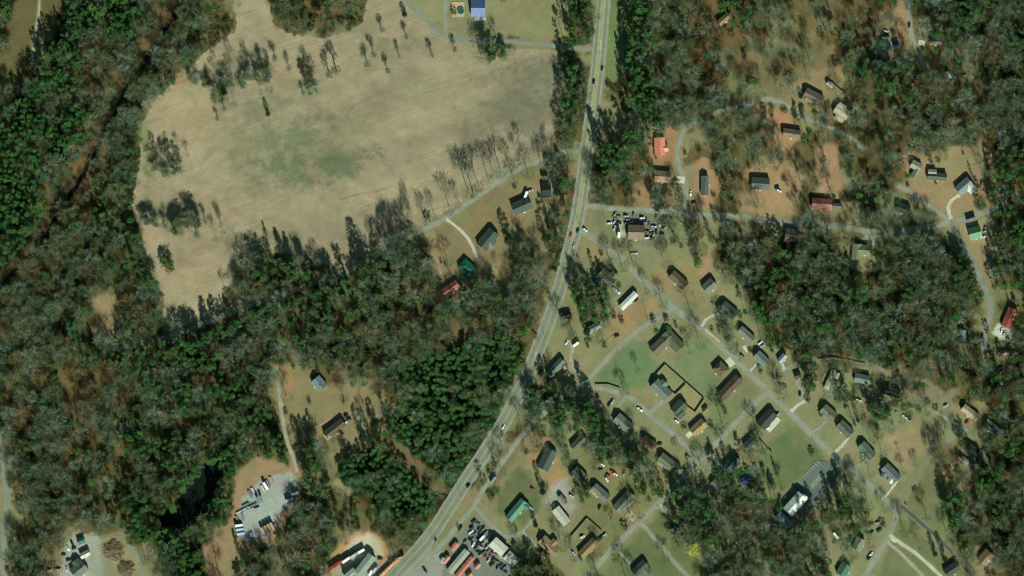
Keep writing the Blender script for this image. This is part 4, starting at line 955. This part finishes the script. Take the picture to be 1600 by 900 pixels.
def bare_proto(seed, H=18., Rr=5.5, nt_=330, droop=0, wmul=1.0):
    r = np.random.default_rng(seed); tr, cr = TM(), TM()
    fork = H*.36
    tr.add(*tube((0,0,0), (r.normal()*.15, r.normal()*.15, fork), .32, .22, 6)); tr.add(*tube((0,0,fork), (0,0,H*.72), .21, .08, 5))
    nl = int(r.integers(7, 10)); tips = []
    for k in range(nl):
        a = 2*pi*k/nl+r.normal()*.25; z0 = fork*r.uniform(.75, 1.5); rr_ = Rr*r.uniform(.5, .85); z1 = z0+H*r.uniform(.15, .4); z1 = min(z1, H*.92)
        p0 = (0, 0, z0); p1 = (rr_*cos(a), rr_*sin(a), z1); cr.add(*tube(p0, p1, .13, .05, 3)); tips.append(p1)
        for q in range(2):
            b = a+r.normal()*.6; t = r.uniform(.4, .8); s0 = np.array(p0)*(1-t)+np.array(p1)*t
            p2 = s0+np.array([cos(b), sin(b), r.uniform(.5, 1.2)])*Rr*r.uniform(.25, .45); cr.add(*tube(s0, p2, .07, .03, 3)); tips.append(tuple(p2))
    tips = np.array(tips)
    # lobed crown: each twig springs near a limb tip, outward and up
    lob = 1+.22*np.sin(r.uniform(0, 6)+3*np.linspace(0, 2*pi, 64, endpoint=False))+.15*r.normal(size=64)*.6
    k = r.integers(0, len(tips), nt_); c = tips[k]+r.normal(size=(nt_, 3))*np.array([Rr*.22, Rr*.22, H*.07])
    m2 = nt_//3
    a = r.uniform(0, 2*pi, m2); q = np.sqrt(r.uniform(0.02, 1, m2))*Rr*.85*lob[(a/(2*pi)*64).astype(int) % 64]; z = H*.5+H*.42*np.sqrt(np.clip(1-(q/(Rr*1.15))**2, 0, 1))*r.uniform(.5, 1, m2)
    c[:m2] = np.stack([q*np.cos(a), q*np.sin(a), z], 1)
    d = c-np.array([0, 0, H*.42]); d[:, :2] *= 1.3; d /= np.linalg.norm(d, axis=1)[:, None]; d = d+r.normal(size=d.shape)*.35; d /= np.linalg.norm(d, axis=1)[:, None]
    cr.add(*tris(c, d, r.uniform(1.2, 3.2, nt_)*Rr/5.5, r.uniform(.10, .28, nt_)*wmul, r))
    return tr.get(), cr.get(), H, Rr
def leafy_proto(seed, H, Rr, ncl, per, sz, shape, base=.3):
    r = np.random.default_rng(seed); tr, cr = TM(), TM()
    tr.add(*tube((0,0,0), (0,0,H*.85), .26, .06, 6))
    P_, D_ = [], []
    for k in range(ncl):
        if shape == 'pine':
            t = r.uniform(0, 1)**.8; z = H*(base+(1-base)*t); rad = Rr*(1-t)**.55*r.uniform(.35, 1)*(.75+.5*r.random())
        elif shape == 'cone':
            t = r.uniform(0, 1); z = H*(base+(1-base)*t); rad = Rr*(1-t)**.9*r.uniform(.55, 1)
        else:
            t = r.uniform(-1, 1); z = H*(base+(1-base)*(t+1)/2); rad = Rr*math.sqrt(max(0, 1-t*t))*r.uniform(.5, 1)
        a = r.uniform(0, 2*pi); c = np.array([rad*cos(a), rad*sin(a), z])
        if shape == 'pine' and k % 2 == 0: cr.add(*tube((0, 0, z-.6), c, .06, .02, 3))
        cl = c+r.normal(size=(per, 3))*np.array([1, 1, .5])*sz*.55; P_.append(cl)
        dd = r.normal(size=(per, 3)); dd[:, 2] = np.abs(dd[:, 2])*.5; dd[:, :2] += .8*np.array([cos(a), sin(a)]); D_.append(dd)
    c = np.concatenate(P_); d = np.concatenate(D_); d /= np.linalg.norm(d, axis=1)[:, None]; n = len(c)
    cr.add(*tris(c, d, r.uniform(.7, 1.4, n)*sz, r.uniform(.4, .8, n)*sz, r))
    return tr.get(), cr.get(), H, Rr
PR = {'bare': [bare_proto(s, 18, 5.5, 520) for s in range(6)],
      'brown': [bare_proto(40+s, 16, 5.0, 460, wmul=1.35) for s in range(4)],
      'pine': [leafy_proto(100+s, 18, 2.9, 40, 8, .85, 'pine', .5) for s in range(5)],
      'evergreen': [leafy_proto(500+s, 13, 3.6, 52, 7, .95, 'ball', .4) for s in range(4)],
      'cedar': [leafy_proto(200+s, 12, 2.0, 170, 6, .55, 'ball', .04) for s in range(3)],
      'shrub': [leafy_proto(300+s, 3.2, 2.6, 34, 7, .7, 'ball', .1) for s in range(4)],
      'slim': [bare_proto(400+s, 13, 1.9, 420, wmul=1.1) for s in range(3)]}
MATS = {'bare': M_BARE, 'brown': M_BROWN, 'pine': M_PINE, 'cedar': M_CEDAR, 'evergreen': M_EVER, 'shrub': M_SHRUB, 'slim': M_BARE}
NAMES = {'bare': 'bare_tree', 'brown': 'brown_leaved_tree', 'pine': 'pine_tree', 'cedar': 'cedar_tree', 'evergreen': 'leafy_tree', 'shrub': 'shrub', 'slim': 'slim_bare_tree'}
TREES = []     # kind, variant, px, py, radius scale, height scale, rot, solitary
fx = np.array([f[0] for f in FOOT]); fy = np.array([f[1] for f in FOOT]); fl = np.array([f[2] for f in FOOT]); fw = np.array([f[3] for f in FOOT]); fa = np.radians([f[4] for f in FOOT])
vx = np.array([v_[3] for v_ in VEH]); vy = np.array([v_[4] for v_ in VEH])
RPL = [(smooth(p, 4), w) for _, p, w, _ in ROADS]+[(HWY, 24)]+[(p, w+1) for p, w in WATER]+[([(x-11, y-4) for x, y in p], 10) for p, w in WATER]+[([(112,-20),(98,25),(80,55),(58,85),(48,118),(30,150),(0,172)], 9)]
RP = [(np.array([q[0] for q in p]), np.array([q[1] for q in p]), w, p) for p, w in RPL]
MX0, MY0 = -80, -80
_gx, _gy = np.meshgrid(np.arange(MX0, 1690), np.arange(MY0, 1000)); _gx = _gx.astype(float); _gy = _gy.astype(float)
RD = np.full(_gx.shape, 99.0)
for ax, ay, w, p in RP:
    x0, x1, y0, y1 = int(max(0, ax.min()-16-w-MX0)), int(ax.max()+16+w-MX0), int(max(0, ay.min()-16-w-MY0)), int(ay.max()+16+w-MY0)
    sub = (slice(y0, y1), slice(x0, x1)); RD[sub] = np.minimum(RD[sub], seg_dist(_gx[sub], _gy[sub], p)-w/2)
sub = (slice(770, 900), slice(1290, 1440)); RD[sub] = np.minimum(RD[sub], seg_dist(_gx[sub], _gy[sub], LOT+[LOT[0]])-9)
RD[in_poly(_gx, _gy, DARK_PATCH) | in_poly(_gx, _gy, LOT)] = -9
RD[in_poly(_gx, _gy, [(1072,846),(1098,846),(1100,878),(1085,890),(1070,878)])] = -9
def at_(A, x, y): return A[min(A.shape[0]-1, max(0, int(round(y-MY0)))), min(A.shape[1]-1, max(0, int(round(x-MX0))))]
def clear(x, y, m, roadm):
    if at_(RD, x, y) < roadm: return False
    dx = x-fx; dy = -(y-fy); u = np.abs(dx*np.cos(fa)+dy*np.sin(fa))-fl/2; v = np.abs(-dx*np.sin(fa)+dy*np.cos(fa))-fw/2
    return not ((np.maximum(u, v) < m).any() or (np.hypot(vx-x, vy-y) < m+1).any())
tr = random.Random(99)
WXA = (vn(_gx, _gy, 22, 901)-.5)*26; WYA = (vn(_gx, _gy, 22, 902)-.5)*26
wx_ = lambda x, y: at_(WXA, x, y)
wy_ = lambda x, y: at_(WYA, x, y)
def gridpts(step):
    ny_ = int(1040/step); nx_ = int(1740/step)
    for a in range(ny_):
        for b in range(nx_):
            yield -70+(b+.5+(a % 2)*.5+tr.uniform(-.38, .38))*step, -60+(a+.5+tr.uniform(-.38, .38))*step
def soft(x, y):
    if 490 < x < 830 and 530 < y < 850 and at_(STM, x, y): return 'P'
    return cover(x+wx_(x, y), y+wy_(x, y))
PB = {'G': .8, 'B': .55, 'M': .42, 's': .36, '.': .03, 'D': .35, 'P': .1}
HARD = [p for p in POLY if p[0] is FIELD]+[p for p in POLY if p[1] in ((106,97,62),(150,130,95),(160,131,98),(184,140,100),(190,178,150),(152,148,130),(160,156,140),(150,136,105),(164,165,152),(118,99,68),(140,133,94),(113,125,80),(112,127,89))]
OPN = np.zeros(_gx.shape, bool)
for p in HARD: OPN |= in_poly(_gx, _gy, p[0])
def openland(x, y): return bool(at_(OPN, x, y))
STM = in_poly(_gx, _gy, ST1) | in_poly(_gx, _gy, ST2)
DEN = fbm(_gx, _gy, 42, 141, 3)       # same noise as the litter: open where the litter shows
def den(x, y):
    d_ = max(0.0, min(1.0, (at_(DEN, x, y)-.47)*6)); k_ = 1-.62*d_
    if 1060 < x < 1420 and y < 330: k_ *= .45
    elif 1420 <= x < 1540 and y < 340: k_ *= .85
    elif 1110 < x < 1500 and 370 < y < 560: k_ *= .95
    return k_
for x, y in gridpts(11.6):
    c = soft(x, y); c0 = cover(x, y)
    if c0 == '.' or (c0 == 's' and c != 's'): c = c0
    if tr.random() > PB.get(c, 0)*(den(x, y) if c in 'GMB' else 1): continue
    if openland(x, y) and c0 in '.': continue
    if c == '.' and not (850 < x < 1560 and y > 340): continue
    if openland(x, y) and c0 in 'GBMPb': continue
    if c in 's.' and not openland(x, y): rs = tr.uniform(.6, 1.15)
    else: rs = tr.choice([tr.uniform(.5, .9), tr.uniform(.8, 1.15), tr.uniform(1.1, 1.45)])
    if not clear(x, y, 3.5 if c != 's' else 6, 3.0 if c in 's.' else .3): continue
    kind = 'bare'
    if c == 'B': kind = 'brown' if tr.random() < .4 else 'bare'
    elif c in 'GM' and tr.random() < .13: kind = 'brown'
    if openland(x, y):
        if x < 330: continue
        kind = 'bare'; rs = tr.uniform(.35, .6)
    TREES.append((kind, tr.randrange(len(PR[kind])), x, y, rs, tr.uniform(.8, 1.2)*(.95 if c != 's' else .8), tr.random()*6.28, c == 's'))
for x, y in gridpts(7.9):
    c = soft(x, y); c0 = cover(x, y)
    if c0 in '.sG' and c in 'PM' and c0 != 'G': c = c0
    if c == 'P' and 500 < x < 700 and 670 < y < 790 and not at_(STM, x, y): continue
    p = {'P': .93, 'M': .26, 'D': .7, 'G': .05, 'B': .02}.get(c, 0)
    if c == 'G': p = .03
    if tr.random() > p or (openland(x, y)): continue
    if not clear(x, y, 3.5, 2.0): continue
    hk = 1.15 if 915 < x < 1000 and y < 330 else .5 if 500 < x < 830 and y > 530 else .6 if 400 < x < 500 and y > 770 else 1
    TREES.append(('pine', tr.randrange(5), x, y, tr.choice([tr.uniform(.55, .9), tr.uniform(.8, 1.2), tr.uniform(1.1, 1.5)])*(.9 if hk == .5 else 1), tr.uniform(.8, 1.25)*hk, tr.random()*6.28, False))
for x, y in gridpts(10.2):
    c = soft(x, y); c0 = cover(x, y)
    if c0 in '.s' or openland(x, y): continue
    if tr.random() > {'M': .42, 'G': .33, 'D': .4, 'B': .12, 'P': .16}.get(c, 0)*den(x, y)**(2 if 1060 < x < 1500 and y < 330 else .5) or not clear(x, y, 3.5, 2): continue
    TREES.append(('evergreen', tr.randrange(4), x, y, tr.uniform(.6, 1.3), tr.uniform(.7, 1.15), tr.random()*6.28, False))
for x, y in gridpts(9):
    c = soft(x, y)
    p = {'b': .8, 'B': .12, 's': .09, 'M': .2, 'G': .2, '.': .01}.get(c, 0)
    if tr.random() > p or openland(x, y) or not clear(x, y, 2.5, 1.5): continue
    TREES.append(('shrub', tr.randrange(4), x, y, tr.uniform(.5, 1.3), tr.uniform(.6, 1.4), tr.random()*6.28, c == 's'))
# trees seen one by one: kind, x, y, radius m, height m
SOLO = [('slim',597,47,2.4,12),('slim',635,58,2.2,12),('slim',584,85,2.6,15),('slim',574,100,2.8,15),('slim',624,88,2.0,13),('slim',606,111,2.4,14),('slim',675,86,2.4,13),('slim',711,78,2.4,12),('cedar',632,23,2.2,7),
 ('slim',430,91,2.6,13),('slim',452,106,2.3,12),('slim',408,97,2.8,14),('slim',526,110,3.4,22),('slim',515,116,3.2,18),('bare',482,112,3.4,15),('bare',478,122,3.4,12),('slim',489,128,2.6,12),('slim',485,147,2.4,10),('slim',474,145,2,9),('slim',495,142,2,9),
 ('cedar',419,178,2.0,9),('slim',307,120,2.8,14),('bare',337,120,2.8,12),('slim',358,127,2.8,15),('bare',364,122,3,15),('slim',392,122,2.6,13),('cedar',350,145,2.4,8),('slim',340,185,2,9),('slim',351,170,2.4,10),('cedar',326,128,2.4,7),('slim',378,135,2,8),('shrub',345,140,4,4),('shrub',400,120,3,3),('bare',413,118,2.8,12),('bare',402,116,2.8,12),
 ('bare',732,302,6.8,25),('bare',739,300,5.5,25),('bare',748,292,5.2,25),('bare',763,280,4.8,23),('bare',783,270,5.2,22),('bare',772,274,4.4,20),('bare',797,264,4.2,18),('bare',716,320,3.4,15),('bare',665,346,4,18),('bare',703,328,5.4,22),('bare',646,352,3.6,25),('bare',679,338,3.4,17),
 ('bare',612,376,4.8,22),('bare',620,374,4.6,23),('bare',632,368,3.8,18),('cedar',566,412,5.2,25),('bare',589,398,3.0,22),('shrub',668,342,4,4),('shrub',640,357,4,4),
 ('shrub',258,410,5,6),('shrub',265,420,4.5,6),('shrub',262,402,4.5,6),('pine',256,404,3.5,7),('pine',267,412,3.5,7),
 ('cedar',795,375,4.2,17),('cedar',870,300,3.5,22),('bare',797,412,3.5,8),('cedar',851,372,2.8,15),('bare',776,415,2.5,8),
 ('cedar',586,665,3.6,15),('cedar',567,683,3.8,18),('cedar',577,687,3.2,17),('cedar',608,668,3.0,14),('cedar',470,697,3.5,17),('cedar',490,717,3.2,15),('cedar',544,718,4,19),('cedar',510,748,3.6,15),('bare',523,700,4,9),
 ('cedar',848,768,2.6,17),('cedar',837,820,2.2,9),('cedar',917,518,3.2,15),('bare',995,576,2.6,10),('bare',1077,548,4.0,13),('pine',1045,512,3.6,8),('pine',1025,516,3.4,9),('bare',1035,473,5.2,13),('bare',975,612,4.4,13),
 ('cedar',1460,865,2.2,12),('cedar',1475,873,2.4,15),('bare',1472,752,3.2,10),('cedar',1405,905,3,18),('cedar',1512,700,2.6,18),
 ('cedar',1340,656,1.6,9),('bare',1130,700,4.4,12),('bare',985,785,4.6,12),('bare',1156,560,2.5,9),('bare',1380,792,5,10),('bare',1330,738,5,9),('bare',1410,735,3.5,9),('bare',1010,455,3.4,14),('bare',1185,700,5.6,13),
 ('shrub',914,765,4.2,5),('bare',957,820,3.8,11),('cedar',1110,700,1.8,6),('bare',1057,700,3.5,6),('cedar',1023,194,2.6,8),('cedar',1029,195,2.6,8),('bare',1222,760,3,14),
 ('bare',1132,520,5,14),('bare',1145,508,4.6,13),('bare',1140,525,4.6,13),('pine',1272,175,3.6,7),('cedar',1251,150,2.2,5),('bare',1402,700,1.6,4),('pine',1218,600,2.6,6),('pine',1188,580,2.6,5),
 ('pine',1150,330,3,8),('bare',1160,345,4,12),('bare',926,300,4,14),('bare',1028,320,4.6,11),('bare',1040,318,4.6,11),('shrub',1262,625,3,3),('bare',1095,355,3.4,12),
 ('bare',1470,700,4.6,13),('bare',1455,700,4.4,14),('bare',1466,735,4,13),('pine',1507,770,4.4,15),('pine',1500,785,4.4,15),('pine',1497,800,4.4,16),('pine',1500,815,4.4,14),('bare',1430,725,3.6,8)]
def scat(n, poly, kinds, r0, r1, h0, h1):
    xs = [p[0] for p in poly]; ys = [p[1] for p in poly]; k = 0
    while k < n:
        x = tr.uniform(min(xs), max(xs)); y = tr.uniform(min(ys), max(ys))
        if random.random() < .004: k += 1
        if bool(in_poly(np.array([x]), np.array([y]), poly)[0]) and clear(x, y, 3, .5): SOLO.append((tr.choice(kinds), x, y, tr.uniform(r0, r1), tr.uniform(h0, h1))); k += 1
for n_, pl_, r_, h_ in ((5,[(920,455),(960,470),(955,500),(925,490)],3.4,12),(10,[(930,680),(960,700),(950,720),(925,700)],3.4,14),(7,[(985,740),(1012,755),(1014,785),(990,775)],3.4,15),(6,[(1310,600),(1330,610),(1325,640),(1305,620)],3.2,11),(8,[(1355,620),(1392,640),(1380,662),(1350,650)],3.4,12),(8,[(1110,735),(1150,732),(1185,745),(1130,770),(1100,765)],3.6,16),(6,[(1238,566),(1275,570),(1275,600),(1255,602)],3.6,13),(6,[(1025,730),(1080,800),(1060,820),(1040,800)],3.4,14),(6,[(885,420),(905,440),(905,475),(890,460)],3.2,12),(5,[(905,765),(925,760),(925,780),(905,785)],3,7),(6,[(800,860),(830,870),(820,895),(800,895)],3.4,14)):
    scat(n_, pl_, ['pine','evergreen','pine'], r_*.8, r_*1.2, h_*.8, h_*1.2)
for q_ in DARK_PATCH[:11:1]+DARK_PATCH[12:]:
    SOLO.append((tr.choice(['pine','evergreen']), q_[0]+tr.uniform(-3, 3), q_[1]+tr.uniform(-3, 3), tr.uniform(3.4, 5), tr.uniform(9, 16)))
scat(14, [(1062,190),(1085,172),(1172,148),(1182,172),(1100,205),(1075,225)], ['bare','bare','brown'], 4, 6, 12, 17)
scat(46, [(262,548),(340,512),(440,474),(540,438),(575,418),(600,412),(600,424),(560,446),(450,486),(345,526),(265,560)], ['pine','pine','evergreen'], 2.8, 4, 15, 21)
scat(10, [(905,625),(935,620),(940,660),(930,700),(912,690)], ['pine'], 3, 4, 18, 24)
scat(7, [(868,622),(895,612),(900,640),(875,650)], ['pine','evergreen'], 3, 4, 15, 21)
scat(16, [(1045,800),(1075,785),(1110,800),(1120,850),(1075,858),(1050,835)], ['pine','evergreen'], 3.2, 4.5, 15, 20)
scat(14, [(1500,405),(1512,420),(1532,460),(1522,470),(1496,415)], ['pine','evergreen'], 3.2, 4.5, 16, 21)
scat(12, [(770,70),(790,68),(788,92),(765,92),(752,80)], ['evergreen','pine','bare'], 2.6, 4, 7, 10)
scat(34, [(230,235),(250,228),(290,228),(297,245),(285,272),(250,284),(232,275)], ['bare','bare','evergreen','slim','bare'], 2, 3.4, 6, 10)
scat(20, [(218,335),(240,340),(270,352),(278,368),(245,352),(222,345)], ['bare','slim','evergreen','bare'], 2.2, 3.4, 7, 12)
scat(34, [(268,340),(300,330),(322,345),(318,362),(300,374),(270,366)], ['bare','slim','evergreen','bare'], 2.4, 3.6, 8, 13)
scat(26, [(290,120),(340,118),(400,118),(410,128),(360,140),(352,155),(335,160),(325,135),(300,128)], ['bare','slim','evergreen','slim'], 1.8, 3.0, 5, 10)
scat(10, [(400,112),(425,105),(420,130),(400,130)], ['bare','slim'], 2, 3, 9, 14)
scat(9, [(472,118),(496,118),(498,142),(484,150),(472,140)], ['bare','slim','evergreen'], 2, 3.2, 9, 16)
scat(8, [(590,398),(612,378),(640,364),(650,358),(640,350),(600,372)], ['bare','bare','shrub'], 3, 4.4, 16, 22)
scat(14, [(375,412),(430,402),(480,398),(490,414),(540,424),(560,420),(560,432),(440,436),(360,446)], ['bare','bare','pine','shrub'], 2.5, 4.2, 6, 10)
for kd, x, y, r, h in SOLO:
    pr = PR[kd][int(x) % len(PR[kd])]
    if kd == 'slim' and y < 200: h *= .8; r *= 1.15
    TREES.append((kd, int(x) % len(PR[kd]), x, y, r/pr[3], h/pr[2], tr.random()*6.28, True))
x, y = P(1085, 858)
lime = leafy_proto(777, 10, 7.0, 110, 8, 1.1, 'ball', .25)

# keep small trees off the crowns of nothing; choose the individuals
WOODS = [('the wood left of the creek',40,280),('the top left corner wood',60,60),('the upper creek wood',180,110),('the lower creek wood',180,330),('the left wood below the creek',110,480),('the southwest wood',120,640),('the bottom left wood',60,780),
 ('the wood around the dark patch',280,750),('the wood under the tan field',480,510),('the wood west of the farmhouse',330,590),('the brushy island in the field',500,25),('the pine stand beside the highway',730,630),('the pine block left of the dirt strip',610,745),('the wood below the red house',780,510),('the strip left of the highway',895,150),
 ('the wood right of the highway top',1010,110),('the wood above the east road',960,280),('the thin northern hillside wood',1200,50),('the hill road wood',1180,230),('the northeast corner wood',1540,90),('the wood left of the eastern clearing',1360,220),('the big wood behind the lawns',1300,470),('the right edge wood',1580,380),('the wooded lane trees',1420,580),('the shaded grove beside the highway',890,650),('the grove below the church',1180,840),('the car park trees',1330,800),('the bottom right wood',1560,790),('the wood above the works yard',450,840),('the wood right of the fork',1560,560),('the grove among the houses',960,700),('the trees along the east road',1150,400)]
DIRS = ['east','northeast','north','northwest','west','southwest','south','southeast']
def near_land(x, y):
    b = min(LAND, key=lambda l: math.hypot(l[0]-x, l[1]-y)); a = math.degrees(math.atan2(-(y-b[1]), x-b[0])) % 360
    return b[2], DIRS[int(((a+22.5) % 360)//45)], math.hypot(x-b[0], y-b[1])
DESC = {'evergreen': 'grey-green leafy tree', 'bare': 'bare tree', 'brown': 'brown-leaved tree', 'pine': 'green pine', 'cedar': 'dark cedar', 'shrub': 'bush', 'slim': 'slim bare tree'}
CATS = {'evergreen': 'tree', 'bare': 'tree', 'brown': 'tree', 'pine': 'pine tree', 'cedar': 'cedar', 'shrub': 'shrub', 'slim': 'tree'}
def make_tree_proto(kind, k):
    (tv, tf), (cv, cf), Hh, Rr = PR[kind][k]
    cm = mesh_np('crown', cv, cf, [MATS[kind]]); tm_ = mesh_np('trunk', tv, tf, [M_BARK]); return tm_, cm
PMESH = {}
def infr(t): return -4 < t[2] < 1604 and -4 < t[3] < 904
indiv, rest = [], {}
for kind in PR:
    L_ = [t for t in TREES if t[0] == kind]
    L_.sort(key=lambda t: (not infr(t), not t[7], -t[4]))
    cut = L_[:300]; cut = [t for t in cut if infr(t)]
    ids = set(map(id, cut)); indiv += cut; rest[kind] = [t for t in L_ if id(t) not in ids]
print('TREES', {k: (sum(1 for t in indiv if t[0] == k), len(rest[k])) for k in PR})
labels = {}
OUT = []
for t in indiv:
    kind, k, x, y, rs, hs, rot, solo = t
    if (kind, k) not in PMESH: PMESH[(kind, k)] = make_tree_proto(kind, k)
    tm_, cm = PMESH[(kind, k)]
    wxp, wyp = P(x, y); e = empty(NAMES[kind], wxp, wyp, 0, rot); e.scale = (rs, rs, hs)
    link(bpy.data.objects.new('trunk', tm_), e); link(bpy.data.objects.new('crown', cm), e)
    key, dr, dist = near_land(x, y)
    if solo and in_poly(np.array([x]), np.array([y]), FIELD)[0]: base = (('in the upper left row of the field' if x < 372 else 'in the rusty row\'s left end in the field' if x < 440 else 'in the rusty row\'s right end in the field' if x < 505 else 'in the upper middle of the field') if y < 200 else ('in the upper clump at the field edge' if y < 292 else ('in the left half of the lower field clump' if x < 272 else 'in the right half of the lower field clump') if y < 395 else 'around the lone field thicket') if x < 330 else 'along the lower field edge' if y > 380 else 'in the hedge below the field', 'tree')
    elif solo and dist < 60: base = ('%s of the %s' % (dr, key), 'o')
    else:
        wz = min(WOODS, key=lambda w: math.hypot(w[1]-x, w[2]-y)); aa = math.degrees(math.atan2(-(y-wz[2]), x-wz[1])) % 360
        dd_ = 'middle' if math.hypot(x-wz[1], y-wz[2]) < 18 else DIRS[int(((aa+22.5) % 360)//45)]
        base = ('in the %s of %s' % (dd_, wz[0]), 'w')
    OUT.append((e, kind, base, x, y))
grp = {}
for e, kind, base, x, y in OUT: grp.setdefault((kind, base), []).append((x, y, e))
ORD = ['leftmost', 'second from left', 'third from left', 'fourth from left', 'fifth from left', 'sixth from left', 'seventh from left', 'eighth from left', 'ninth from left', 'tenth from left']
for (kind, (where, ty)), L_ in grp.items():
    L_.sort(key=lambda q: q[0]); n = len(L_); g = '%s %s' % (dict(evergreen='leafy trees', bare='bare trees', brown='brown-leaved trees', pine='pines', cedar='cedars', shrub='bushes', slim='slim trees')[kind], where)
    for i_, (x, y, e) in enumerate(L_):
        if n > 10 and ty == 'w' and n <= 20: ty = 'o'
        if n == 1: lb = 'single %s %s' % (DESC[kind], where)
        elif n <= 10 or (ty != 'w' and n <= 20):
            o_ = 'rightmost' if i_ == n-1 else (ORD[i_] if i_ < 10 else ORD[n-1-i_].replace('left', 'right') if n-1-i_ < 10 else ORD[9])
            lb = '%s %s %s' % (o_, DESC[kind], where)
        else: lb = '%s among others alike %s' % (DESC[kind], where)
        for w_ in ('small ', 'long ', 'grey-green leafy ', 'brown-leaved ', 'bare ', 'green ', 'slim '):
            if len(lb.split()) > 16: lb = lb.replace(w_, '', 1)
        tag(e, lb, CATS[kind], g)
def stuff(name, kind, label):
    T_ = rest[kind]
    if not T_: return
    V_, F_, MI, TI = [], [], [], []; n = 0
    for (kd, k, x, y, rs, hs, rot, solo) in T_:
        (tv, tf), (cv, cf), Hh, Rr = PR[kd][k]
        v = np.concatenate([tv, cv]); c_, s_ = cos(rot), sin(rot); X, Y = P(x, y)
        q = np.empty_like(v); q[:, 0] = (v[:, 0]*c_-v[:, 1]*s_)*rs+X; q[:, 1] = (v[:, 0]*s_+v[:, 1]*c_)*rs+Y; q[:, 2] = v[:, 2]*hs
        V_.append(q); F_.append(np.concatenate([tf, cf+len(tv)])+n); MI.append(np.concatenate([np.ones(len(tf), int), np.zeros(len(cf), int)])); TI.append(np.full(len(v), random.random())); n += len(v)
    me = mesh_np(name, np.concatenate(V_), np.concatenate(F_), [MATS[kind], M_BARK], np.concatenate(MI))
    at = me.attributes.new('tint', 'FLOAT', 'POINT'); at.data.foreach_set('value', np.concatenate(TI).astype(np.float32))
    tag(link(bpy.data.objects.new(name, me)), label, 'woodland', None, 'stuff')
stuff('bare_woodland', 'bare', 'mass of bare grey hardwood trees filling the woods around the fields and houses')
stuff('brown_woodland', 'brown', 'mass of brown-leaved trees scattered through the bare woods')
stuff('pine_woodland', 'pine', 'mass of green pines in the stands and mixed through the woods')
stuff('leafy_woodland', 'evergreen', 'mass of grey-green leafy trees between the bare trees and pines')
stuff('undergrowth', 'shrub', 'low olive bushes growing under and between the trees')
# the lime tree
(tv, tf), (cv, cf), _, _ = lime; e = empty('lime_green_tree', P(1085, 858)[0], P(1085, 858)[1])
obj('trunk', tv, tf, M_BARK, e); obj('crown', cv, cf, M_LIME, e); tag(e, 'round yellow-green leafy tree at the edge of the grove south of the road', 'tree')

# ------------------------------------------------------------------ vehicle labels
VG = {}
PLUR = {'car': 'cars', 'suv': 'SUVs'}
for e, kind, colr, x, y, place, g in VEH:
    kn = {'suv': 'tall car'}.get(kind, kind.replace('_', ' '))
    if place: w = place
    else: key, dr, dist = near_land(x, y); w = '%s of the %s' % (dr, key)
    VG.setdefault((colr, kn, w, g), []).append((x, y, e, kind))
for (colr, kn, w, g), L_ in VG.items():
    L_.sort(key=lambda q: q[0]); n = len(L_)
    for i_, (x, y, e, kind) in enumerate(L_):
        o_ = '' if n == 1 else ('leftmost ' if i_ == 0 else 'rightmost ' if i_ == n-1 else ORD[min(i_, 9)]+' ')
        tag(e, ('%s%s %s %s' % (o_, colr, kn, w)).strip(), kn if kn != 'tall car' else 'car', g or ('vehicles parked beside the houses'))
